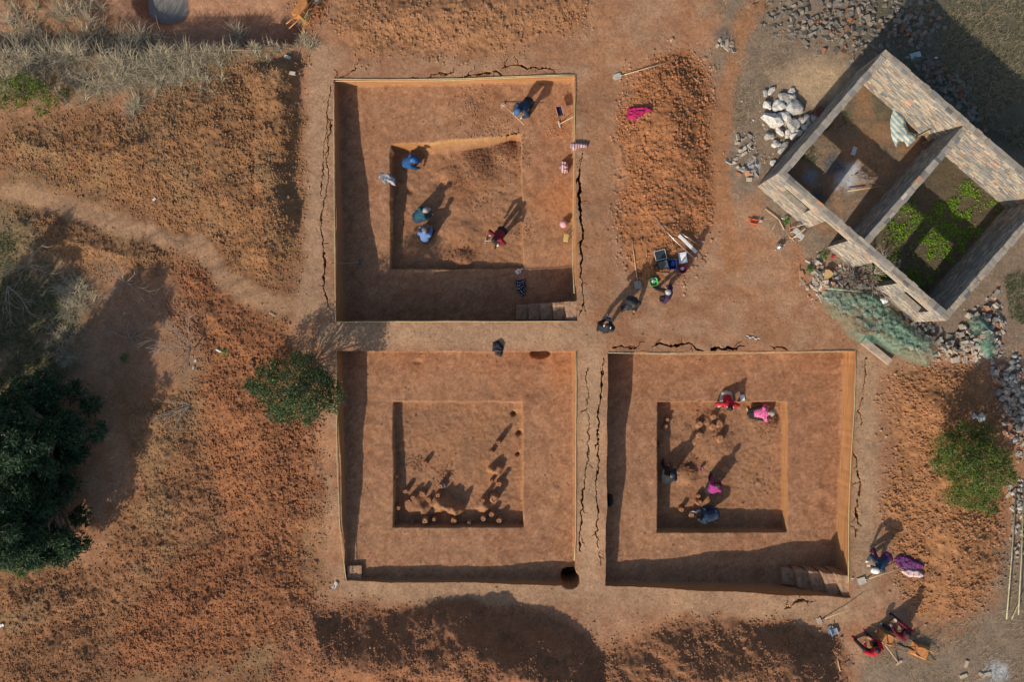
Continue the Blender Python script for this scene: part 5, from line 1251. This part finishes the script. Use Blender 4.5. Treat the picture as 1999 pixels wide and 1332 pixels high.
# ------------------------------------------------------------------ hand tools
def blade_me(kind, m):
    if kind == 'shovel':     # flat steel scoop, socket at the origin, pointing to -x
        out = [(.0, -.10), (-.06, -.12), (-.27, -.11), (-.31, -.03), (-.31, .03), (-.27, .11), (-.06, .12), (.0, .10)]
        me = prism_mesh('blade', out, .008, m)
    elif kind == 'hoe': me = boxm('blade', .02, .20, .17, m, .003, (0, 0, -.06))
    elif kind == 'square': me = prism_mesh('blade', [(0, -.12), (-.29, -.13), (-.29, .13), (0, .12)], .010, m)
    else: me = boxm('blade', .035, .26, .03, m, .004)
    return me
def tool(kind, head, tail, label, cat, zh=.02, zt=.03, m=None, rad=.016, wood=None, base=None, group=None):
    """a long-handled tool from its blade at 'head' to the end of the handle at 'tail' (photograph spots)"""
    a = on(*head) if base is None else G(*head, base); a.z += zh
    b = on(*tail) if base is None else G(*tail, base)
    b = G(*tail, b.z + zt)
    d = b - a; rz = math.atan2(d.y, d.x); pitch = math.atan2(d.z, math.hypot(d.x, d.y))
    root = empty(kind if kind != 'square' else 'shovel', a, (0, -pitch, rz)); root.name = {'shovel': 'shovel', 'hoe': 'hoe', 'square': 'shovel', 'mattock': 'mattock'}[kind]
    tag(root, label, cat, group); L = d.length
    obj('handle', tube_mesh('handle', [(0, 0, 0), (L * .5, .004, .004), (L, 0, 0)], [rad * 1.1, rad, rad * .95], wood or WOOD, 8), root)
    obj('blade', blade_me(kind, m or STEEL), root)
    obj('socket', tube_mesh('socket', [(-.05, 0, .004), (.12, 0, 0)], [rad * .9, rad * 1.35], m or STEEL, 8), root)
    return root
LST = mat('pale_steel', (.52, .47, .40), .5, .15, 10, .5, .3)
tool('hoe', (981, 205), (1023, 243), 'long hoe held by the bending person in the pit', 'hoe', .1, .75, mat('pink_steel', (.55,.40,.34), .5), base=-1.08)
tool('square', (1093, 242), (1131, 222), 'square shovel leaning against the right pit edge', 'shovel', .03, .80, LST, base=-1.1)
tool('mattock', (948, 471), (979, 469), 'mattock in the hands of the person in red plaid', 'mattock', .1, .7, LST, base=-1.72)
tool('hoe', (705, 512), (650, 516), 'dark hoe leaning on the left wall of the stair pit', 'hoe', .08, 1.05, mat('dark_steel', (.16,.19,.18), .5), .014, WOOD2, base=-1.45)
tool('shovel', (1212, 148), (1302, 122), 'shovel lying across the top of the right spoil heap', 'shovel', .04, .10, LST)
tool('square', (1244, 549), (1234, 467), 'shovel lying with its blade by the green basin', 'shovel', .04, .06, mat('clay_steel', (.36,.31,.25), .6))
tool('square', (1689, 1132), (1772, 1106), 'shovel with its handle on the purple clothes', 'shovel', .04, .25, LST)
tool('square', (1603, 1211), (1675, 1184), 'shovel propped on the baulk below the steps', 'shovel', .03, .28, mat('dust_steel', (.34,.27,.20), .6))
tool('shovel', (1622, 1238), (1640, 1312), 'steel shovel with its long handle running down the spoil heap', 'shovel', .05, .06, mat('bright_steel', (.40,.42,.46), .35, .1, 10, .5, .7))
tool('square', (1752, 1293), (1719, 1248), 'shovel leaning on the barrow with its blade on the grass', 'shovel', .03, .5, mat('tan_steel', (.50,.36,.22), .6))
tool('square', (1546, 466), (1573, 446), 'shovel with a tan blade propped on the grey stools', 'shovel', .03, .7, mat('tan_steel', (.50,.36,.22), .6))
tool('hoe', (1541, 446), (1590, 433), 'orange-headed hoe leaning against the front wall', 'hoe', .06, .9, mat('orange_steel', (.58,.20,.08), .6), .014)
def stick(pts, label, cat, rad, m, zz=.03, name='pole', tz=0.0, base=None):
    P = [on(*p) if base is None else G(*p, base) for p in pts]; n = len(P)
    P = [G(*p, q.z + zz + tz * i / max(1, n - 1)) for i, (p, q) in enumerate(zip(pts, P))]; o = P[0].copy()
    return tag(obj(name, tube_mesh(name, [p - o for p in P], rad, m, 7), None, o), label, cat)
ALU = mat('aluminium', (.55, .55, .55), .35, .1, 8, .5, .8); BAMB = mat('bamboo', (.42, .40, .24), .6, .2, 6)
stick([(1271, 420), (1318, 470), (1374, 522)], 'long grey survey pole lying past the white papers', 'pole', .016, ALU, .12)
stick([(1329, 455), (1366, 480)], 'short grey rod beside the white levelling staff', 'rod', .013, ALU, .12)
stick([(1262, 486), (1262, 503)], 'thin wooden stick beside the shovel handle', 'stick', .008, WOOD, .03)
stick([(817, 444), (843, 444)], 'thin wooden stick between the two crouching people', 'stick', .010, WOOD, .03, base=-1.85)
stick([(838, 487), (862, 470)], 'wooden handle beside the person in blue plaid', 'stick', .014, WOOD, .06, base=-1.85)
stick([(1385, 1013), (1401, 1023)], 'wooden handle beside the bowed person in dark blue', 'stick', .012, WOOD, .1, base=-1.68)
stick([(1494, 408), (1520, 428), (1531, 449)], 'bent wooden pole on the yard below the front window', 'pole', .018, WOOD, .06)
stick([(1507, 449), (1522, 423)], 'wooden pole crossing the bent pole on the yard', 'pole', .014, WOOD2, .10)
stick([(1611, 563), (1684, 570)], 'pale bamboo pole lying on the netting', 'bamboo', .018, BAMB, .5)
stick([(1561, 519), (1562, 547)], 'short pole on the ground left of the broom', 'pole', .016, WOOD2, .03)
stick([(1983, 962), (1975, 1090), (1965, 1210)], 'left one of the bamboo poles at the right edge', 'bamboo', .022, BAMB, .2, 'bamboo_pole')
stick([(1999, 940), (1994, 1090), (1988, 1202)], 'right one of the bamboo poles at the right edge', 'bamboo', .020, BAMB, .25, 'bamboo_pole')
stick([(2005, 1140), (1988, 1180), (1975, 1210)], 'thin bamboo crossing the foot of the bamboo poles', 'bamboo', .014, BAMB, .12, 'bamboo_pole')
stick([(1655, 373), (1720, 363)], 'pale unburnt stick lying over the ash in the first room', 'stick', .022, WOOD, .12)
stick([(0, 101), (40, 100), (75, 103)], 'grey pole half hidden in the grass at the upper left', 'pole', .02, ALU, .2)
stick([(320, 95), (400, 97), (470, 98), (560, 96)], 'thin dull pipe along the top of the bank', 'pipe', .010, WOOD2, .12)
stick([(160, 0), (165, 30), (171, 58)], 'thin upright-lying pipe at the top left', 'pipe', .014, ALU, .2)
stick([(1352, 150), (1367, 162)], 'short curved twig on the spoil heap', 'twig', .010, WOOD, .05)
stick([(525, 610), (537, 618)], 'pale broken stick on the clods left of the path', 'stick', .014, WOOD, .05)
# levelling staff, scale bar
def slab(a, b, w, h, m, name, label, cat, z=.02, base=None):
    p = on(*a) if base is None else G(*a, base); q = on(*b) if base is None else G(*b, base); d = q - p
    o = obj(name, boxm(name, math.hypot(d.x, d.y), w, h, m, .004), None, (p + q) / 2 + Vector((0, 0, z + h / 2)), (0, -math.atan2(d.z, math.hypot(d.x, d.y)), math.atan2(d.y, d.x)))
    return tag(o, label, cat)
slab((1323, 459), (1359, 494), .11, .05, WHITE, 'levelling_staff', 'white levelling staff beside the survey pole', 'staff', .08)
sb = empty('scale_bar', (on(1456, 657) + on(1483, 663)) / 2 + Vector((0, 0, .02)), (0, 0, math.atan2(-6, 27))); tag(sb, 'black and white photographic scale bar on the bare ground', 'scale bar')
for i in range(5):
    for j in range(2):
        obj('field', boxm('field', .104, .036, .012, WHITE if (i + j) % 2 else BLACK, .001, ((i - 2) * .105, (j - .5) * .037, 0)), sb)

# ------------------------------------------------------------------ small gear
def place(name, px, py, label, cat, rz=0, z=0.0, base=None, group=None):
    g = on(px, py) if base is None else G(px, py, base)
    r = empty(name, (g.x, g.y, g.z + z), (0, 0, R(rz))); return tag(r, label, cat, group)
t = place('instrument_case', 1292, 512, 'open black instrument case with a pale rim', 'case', 14)
obj('base', boxm('base', .40, .32, .14, BLACK, .02, (0, -.10, .07)), t); obj('foam', boxm('foam', .34, .26, .02, mat('grey_foam', (.10,.11,.11), .9), .004, (0, -.10, .145)), t)
lid = obj('lid', boxm('lid', .40, .34, .07, mat('lid_black', (.03,.04,.05), .6), .02, (-.02, .26, .12)), t)
for s, (sx, sy, ox, oy) in enumerate(((.40, .016, 0, .17), (.40, .016, 0, -.17), (.016, .34, .2, 0), (.016, .34, -.2, 0))): obj('rim', boxm('rim', sx, sy, .012, WHITE, .002, (-.02 + ox, .26 + oy, .162)), lid)
obj('strap', tube_mesh('strap', [(-.22, -.05, .1), (-.34, -.12, .04), (-.28, -.26, .03), (-.05, -.36, .03), (.18, -.42, .03), (.22, -.3, .1)], .022, BLACK, 6), t)
t = place('blue_crate', 1311, 517, 'blue plastic crate beside the black case', 'crate', 3)
BLU = mat('blue_plastic', (.02, .06, .30), .45, .15)
obj('floor', boxm('floor', .28, .36, .02, BLU, .004, (0, 0, .012)), t)
for sx, sy, ox, oy in ((.28, .015, 0, .18), (.28, .015, 0, -.18), (.015, .36, .14, 0), (.015, .36, -.14, 0)): obj('side', boxm('side', sx, sy, .2, BLU, .003, (ox, oy, .11)), t)
obj('contents', boxm('contents', .2, .24, .08, mat('dark_blue_plastic', (.012, .025, .12), .6), .02, (0, .02, .08)), t)
def basin(px, py, r, m, label, inside, square=False):
    t = place('basin', px, py, label, 'basin', 10); ns = 24
    prof = [(r * .72, 0), (r * .98, .13), (r * 1.06, .135), (r * 1.06, .145), (r * .96, .14), (r * .70, .015)]
    me = lathe_mesh('bowl', prof, m, ns)
    if square:
        co = np.empty(len(me.vertices) * 3, np.float32); me.vertices.foreach_get('co', co); co = co.reshape(-1, 3); a = np.arctan2(co[:, 1], co[:, 0]); k = 1 + .10 * np.cos(4 * a + .0) * -1
        co[:, :2] *= k[:, None]; me.vertices.foreach_set('co', co.ravel())
    obj('bowl', me, t)
    obj('contents', prism_mesh('contents', [(r * .5 * math.cos(a) * (1 + .25 * math.sin(3 * a)), r * .42 * math.sin(a)) for a in np.linspace(0, 6.1, 11)], .05, inside, .01), t, (0, .02, .06))
    return t
basin(1275, 551, .155, mat('green_plastic', (.05, .48, .11), .4, .08), 'bright green basin beside the shovel blade', WHITE, True)
basin(1331, 526, .155, mat('red_plastic', (.40, .02, .05), .45, .1), 'red basin holding white papers', mat('blueish_paper', (.55,.58,.66), .8), False)
t = slab((1331, 493), (1333, 514), .30, .06, mat('white_paper', (.78, .78, .78), .8, .05), 'paper_stack', 'stack of white papers above the red basin', 'papers', .02)
for k in range(3): obj('sheet', boxm('sheet', .33, .25, .004, mat('white_paper', (.78, .78, .78), .8), .0, (.02 * k, .012 * (k - 1), .034 + .006 * k)), t, None, (0, 0, .14 * (k - 1)))
# dustpans and boards
def dustpan(px, py, rz, m, label, L=.34, W=.24, base=None, z=.0, inner=None):
    t = place('dustpan', px, py, label, 'dustpan', rz, z, base)
    obj('tray', prism_mesh('tray', [(-L / 2, -W / 2), (L / 2, -W / 2 * .85), (L / 2, W / 2 * .85), (-L / 2, W / 2)], .012, inner or m), t)
    for s in (-1, 1): obj('side', boxm('side', L, .014, .09, m, .003, (0, s * W * .49, .05)), t)
    obj('back', boxm('back', .014, W * .9, .10, m, .003, (L / 2, 0, .055)), t)
    obj('grip', tube_mesh('grip', [(L / 2, 0, .07), (L / 2 + .14, 0, .10)], .014, m, 7), t)
    return t
dustpan(1091, 222, 105, mat('salmon_plastic', (.55,.22,.22), .5), 'dark blue dustpan with a salmon rim on the pit floor', .36, .22, -1.1, .35, mat('navy_plastic', (.012,.025,.055), .5))
dustpan(1011, 531, 35, WHITE, 'white dustpan on the ledge by the dotted cloth', .17, .15, -1.5)
dustpan(1471, 433, 170, mat('orange_plastic', (.62,.14,.06), .5), 'orange dustpan lying on the yard', .26, .16)
dustpan(1627, 1233, 110, mat('steel_pan', (.34,.36,.42), .4, .1, 8, .5, .5), 'steel dustpan beside the long shovel blade', .26, .24, None, .03)
t = place('foam_seat', 1104, 467, 'yellow foam seat pad at the right of the stair pit', 'pad', -8, 0, -1.35); obj('pad', boxm('pad', .19, .30, .09, mat('yellow_foam', (.52,.40,.16), .8, .1), .02, (0, 0, .40)), t)
for sx in (-1, 1):
    for sy in (-1, 1): obj('leg', tube_mesh('leg', [(sx * .07, sy * .11, -.02), (sx * .06, sy * .10, .36)], .014, WOOD2, 6), t)
t = place('sun_hat', 1100, 438, 'pink round sun hat on the pit floor', 'hat', 0, .10, -1.3)
obj('crown', lathe_mesh('crown', [(.10, .0), (.115, .03), (.105, .09), (.07, .12), (.02, .13)], mat('pink_hat', (.62,.36,.42), .8), 16), t); obj('brim', lathe_mesh('brim', [(.09, -.02), (.155, -.035), (.155, -.028), (.10, .0)], mat('pink_hat', (.62,.36,.42), .8), 16), t)
t = place('clipboard', 1449, 777, 'white clipboard beside the person in red', 'board', 6, .02, -1.1); obj('board', boxm('board', .18, .25, .012, WOOD2, .002), t); obj('paper', boxm('paper', .165, .23, .006, WHITE, .0, (0, 0, .01)), t)
t = place('wooden_board', 1462, 806, 'wooden kneeling board beside the person in pink', 'board', -58, .03, -1.65); obj('plank', boxm('plank', .42, .06, .03, WOOD, .003), t); obj('batten', boxm('batten', .05, .14, .02, WOOD2, .003, (.15, .0, .026)), t)
t = place('white_bag', 1350, 1001, 'white gloves left on the shaded floor of the cut', 'gloves', 0, .10, -1.65)
for s in (-1, 1): obj('glove', prism_mesh('glove', [(-.09, -.03), (.02, -.04), (.09, -.02), (.10, .0), (.05, .012), (.09, .03), (.0, .04), (-.09, .03)], .035, WHITE, .008), t, (.0, s * .035, 0), (0, 0, s * .3))
t = place('find_bag', 867, 949, 'pale plastic finds bag among the stumps', 'bag', 10, .02, -1.45); obj('sheet', boxm('sheet', .10, .14, .02, mat('clear_bag', (.6,.66,.68), .3), .006), t); obj('tie', boxm('tie', .03, .03, .03, WHITE, .004, (0, .075, 0)), t)
t = place('pink_cup', 1367, 964 - 48, 'pink cup at the top of the shaded patch in the cut', 'cup', 0, .02, -1.65); obj('body', lathe_mesh('body', [(.05, 0), (.06, .13), (.055, .13), (.045, .01)], mat('pink_plastic', (.65,.25,.42), .5), 14), t); obj('handle', tube_mesh('handle', [(.055, 0, .1), (.095, 0, .08), (.095, 0, .05), (.052, 0, .03)], .008, mat('pink_plastic', (.65,.25,.42), .5), 6), t)
# yard before the ruin
t = place('kettle', 1520, 482, 'shiny round kettle standing on the yard', 'kettle', 20)
obj('body', lathe_mesh('body', [(.10, 0), (.13, .06), (.12, .14), (.07, .19), (.02, .20)], ALU, 20), t); obj('spout', tube_mesh('spout', [(.11, 0, .08), (.17, 0, .14), (.19, 0, .17)], [.022, .016, .014], ALU, 8), t)
obj('handle', tube_mesh('handle', [(-.10, 0, .15), (-.06, 0, .27), (.06, 0, .27), (.10, 0, .15)], .009, BLACK, 6), t); obj('lid', lathe_mesh('lid', [(.06, .19), (.05, .205), (.015, .215), (.015, .235)], ALU, 14), t)
for k, (px, py, rz, lab) in enumerate(((1549, 454, -38, 'upper grey stool in front of the ruin doorway'), (1557, 463, -34, 'lower grey stool with a small hole in front of the ruin doorway'))):
    t = place('stool', px, py, lab, 'stool', rz, 0, None, 'grey stools on the yard'); obj('seat', boxm('seat', .24, .20, .03, mat('grey_plastic2', (.46,.46,.45), .6), .01, (0, 0, .34)), t)
    for sx in (-1, 1):
        for sy in (-1, 1): obj('leg', boxm('leg', .03, .03, .33, mat('grey_plastic2', (.46,.46,.45), .6), .003, (sx * .10, sy * .08, .165)), t)
slab((1483, 434), (1485, 430), .1, .07, mat('grey_block', (.42,.42,.40), .9), 'stone_block', 'grey block beside the orange dustpan', 'block')
t = place('straw_broom', 1606, 548, 'straw broom with a spread fan lying on the bricks', 'broom', 62, .18)
obj('fan', prism_mesh('fan', [(-.02, -.03), (.34, -.18), (.40, -.08), (.42, .05), (.36, .17), (-.02, .03)], .06, mat('broom_straw', (.55,.37,.17), .85, .2, 20), .012), t); obj('handle', tube_mesh('handle', [(.02, 0, .03), (-.42, .02, .03)], [.03, .02], WOOD, 8), t); obj('binding', lathe_mesh('binding', [(.035, -.03), (.04, 0), (.035, .03)], WOOD2, 10), t, (0, 0, .03), (0, R(90), 0))
o = slab((1682, 665), (1735, 708), .26, .12, mat('old_slab', (.42,.33,.25), .9, .2, 6, .1, 0, .4), 'concrete_slab', 'weathered slab lying at the corner of the diggers pit', 'slab', .04)
o = slab((1812, 262), (1797, 297), .24, .05, mat('brown_board', (.16,.10,.07), .8), 'wooden_board', 'brown board leaning in the corner of the first room', 'board', .35, .0)
t = place('broken_chair', 1805, 268, 'broken wooden chair in the corner of the first room', 'chair', 30, 0, .0)
obj('seat', boxm('seat', .4, .36, .03, WOOD2, .004, (0, 0, .42)), t)
for sx in (-1, 1):
    for sy in (-1, 1): obj('leg', boxm('leg', .035, .035, .42, WOOD2, .003, (sx * .17, sy * .15, .2)), t)
    obj('post', boxm('post', .03, .03, .4, WOOD2, .003, (sx * .17, .16, .62)), t)
obj('rail', boxm('rail', .34, .02, .08, WOOD2, .003, (0, .16, .74)), t)
t = place('rusty_drum', 1595, 222, 'rusty small drum at the wall beside the white rocks', 'drum', 0); obj('body', lathe_mesh('body', [(.17, 0), (.17, .1), (.18, .11), (.17, .12), (.17, .28), (.15, .28), (.15, .06)], mat('rust_brown', (.15,.06,.045), .8), 18), t); obj('rim', lathe_mesh('rim', [(.172, .275), (.185, .285), (.172, .295), (.15, .285)], mat('rust_brown', (.15,.06,.045), .8), 18), t)
for (px, py, rz, lab) in ((562, 112, -20, 'pale brick nearer the wheelbarrow on the mossy slope'), (570, 143, -8, 'pale brick nearer the pit corner on the mossy slope'), (1885, 1297, 70, 'tan brick standing near the ash at the lower right'), (1880, 1320, 20, 'pale brick below the tan one at the lower right'), (1915, 1318, -30, 'brick at the left rim of the lower right ash'), (1926, 1316, 10, 'second brick at the rim of the lower right ash')):
    g = on(px, py); o = obj('brick', bricks_mesh('brick', [((-.13, -.06, 0), (.13, .06, .06))], [np.array([.50,.46,.40]) if px < 600 else np.array([.46,.38,.28])]), None, (g.x, g.y, g.z), (0, 0, R(rz))); o.name = 'loose_brick'; tag(o, lab, 'brick')
def litter(px, py, s, c, label, rz=0):
    g = on(px, py); m = mat('litter_%d_%d' % (px, py), c, .5, .05); rgq = random.Random(px)
    bm = bmesh.new(); bmesh.ops.create_grid(bm, x_segments=4, y_segments=3, size=.5)
    for v in bm.verts: v.co = Vector((v.co.x * s, v.co.y * s * .5, rgq.uniform(.01, .05)))
    o = bm_obj('scrap', bm, m, None, (g.x, g.y, g.z + .02), (0, 0, R(rz))); md = o.modifiers.new('t', 'SOLIDIFY'); md.thickness = .004
    tag(o, label, 'scrap')
t = place('plastic_bottle', 428, 685, 'clear plastic bottle lying near the bushy sapling', 'bottle', -25, .04); obj('body', lathe_mesh('body', [(.02, -.12), (.038, -.11), (.038, .06), (.015, .11), (.015, .13)], WHITE, 12), t, None, (0, R(90), 0)); obj('cap', lathe_mesh('cap', [(.017, .13), (.017, .15)], BLUEC, 10), t, None, (0, R(90), 0))
for a in ((302, 390, .14, (.75,.78,.8), 'white scrap on the left spoil heap', 40), (382, 705, .12, (.7,.72,.72), 'white scrap below the bushy sapling', 60), (378, 718, .12, (.5,.55,.65), 'bluish scrap below the bushy sapling', 70), (655, 1143, .28, (.45,.45,.45), 'grey plastic strip at the corner of the stump pit', 65), (1371, 472, .10, (.7,.68,.8), 'pale scrap beside the short grey rod', 0), (1757, 1291, .12, (.7,.55,.75), 'lilac scrap beside the shovel blade at the lower right', -20), (1663, 1130, .08, (.75,.75,.75), 'white scrap by the steps of the diggers pit', 0), (1666, 295, .32, (.5,.54,.58), 'pale plastic scrap in the first room', 70), (3, 1222, .22, (.7,.75,.8), 'white plastic at the left edge', 10), (1786, 108, .4, (.38,.45,.48), 'grey plastic sheet behind the ruin corner', 15), (1625, 502, .16, (.5,.03,.05), 'red scrap in the rubble by the doorway', 20), (378, 636, .08, (.6,.1,.12), 'tiny red scrap above the bushy sapling', 0), (1826, 113, .12, (.6,.64,.68), 'white scrap in the shaded rubble behind the ruin', 0), (1780, 610, .3, (.12,.2,.4), 'blue and orange cloth scrap at the second window', 20)): litter(*a)

# ------------------------------------------------------------------ wheelbarrows
OR = mat('orange_paint', (.56, .24, .085), .55, .2, 6); YEL = mat('yellow_paint', (.58, .40, .06), .55, .15)
def barrow(px, py, rot, label, z=0.0, base=None, scale=1.0):
    g = on(px, py) if base is None else G(px, py, base)
    r = empty('wheelbarrow', (g.x, g.y, g.z + z), rot); r.scale = (scale,) * 3; tag(r, label, 'wheelbarrow', 'orange wheelbarrows')
    bm = bmesh.new(); lo = [(-.28, -.2, .30), (.22, -.18, .30), (.22, .18, .30), (-.28, .2, .30)]; hi = [(-.42, -.31, .56), (.42, -.28, .56), (.42, .28, .56), (-.42, .31, .56)]
    L = [bm.verts.new(p) for p in lo]; U = [bm.verts.new(p) for p in hi]; bm.faces.new(L[::-1])
    for i in range(4): bm.faces.new((L[i], L[(i + 1) % 4], U[(i + 1) % 4], U[i]))
    bmesh.ops.recalc_face_normals(bm, faces=bm.faces[:]); tr_ = bm_obj('tray', bm, OR, r); md = tr_.modifiers.new('t', 'SOLIDIFY'); md.thickness = .012; md.offset = 0
    for s in (-1, 1):
        obj('handle', tube_mesh('handle', [(.62, s * .07, .22), (.1, s * .2, .27), (-.45, s * .24, .40), (-.85, s * .26, .50)], .019, OR, 7), r)
        obj('leg', tube_mesh('leg', [(-.30, s * .21, .36), (-.36, s * .22, .02), (-.18, s * .21, .02), (-.10, s * .2, .3)], .014, YEL, 6), r)
    w = empty('wheel', (.60, 0, .20), (R(90), 0, 0), r)
    me = bpy.data.meshes.new('tyre'); bmt = bmesh.new(); n1, n2 = 20, 8
    vs_ = [[bmt.verts.new(((.165 + .035 * math.cos(6.283 * j / n2)) * math.cos(6.283 * i / n1), (.165 + .035 * math.cos(6.283 * j / n2)) * math.sin(6.283 * i / n1), .035 * math.sin(6.283 * j / n2))) for j in range(n2)] for i in range(n1)]
    for i in range(n1):
        for j in range(n2): bmt.faces.new((vs_[i][j], vs_[(i + 1) % n1][j], vs_[(i + 1) % n1][(j + 1) % n2], vs_[i][(j + 1) % n2]))
    bm_obj('tyre', bmt, mat('dusty_tyre', (.10, .085, .07), .9, .3), w, smooth=True)
    obj('rim', lathe_mesh('rim', [(.03, -.02), (.035, -.012), (.13, -.012), (.13, .012), (.035, .012), (.03, .02)], mat('rim_steel', (.22, .17, .13), .6), 16), w)
    return r
barrow(613, 36, (R(-84), R(0), R(56)), 'orange wheelbarrow lying on its side by the sunken corner', .30)
barrow(1728, 1245, (R(180), 0, R(-22)), 'overturned orange wheelbarrow between the two seated people', .47, None, .82)
barrow(1793, 1270, (R(180), 0, R(159)), 'overturned orange wheelbarrow with its handles toward the bamboo poles', .47, None, .82)
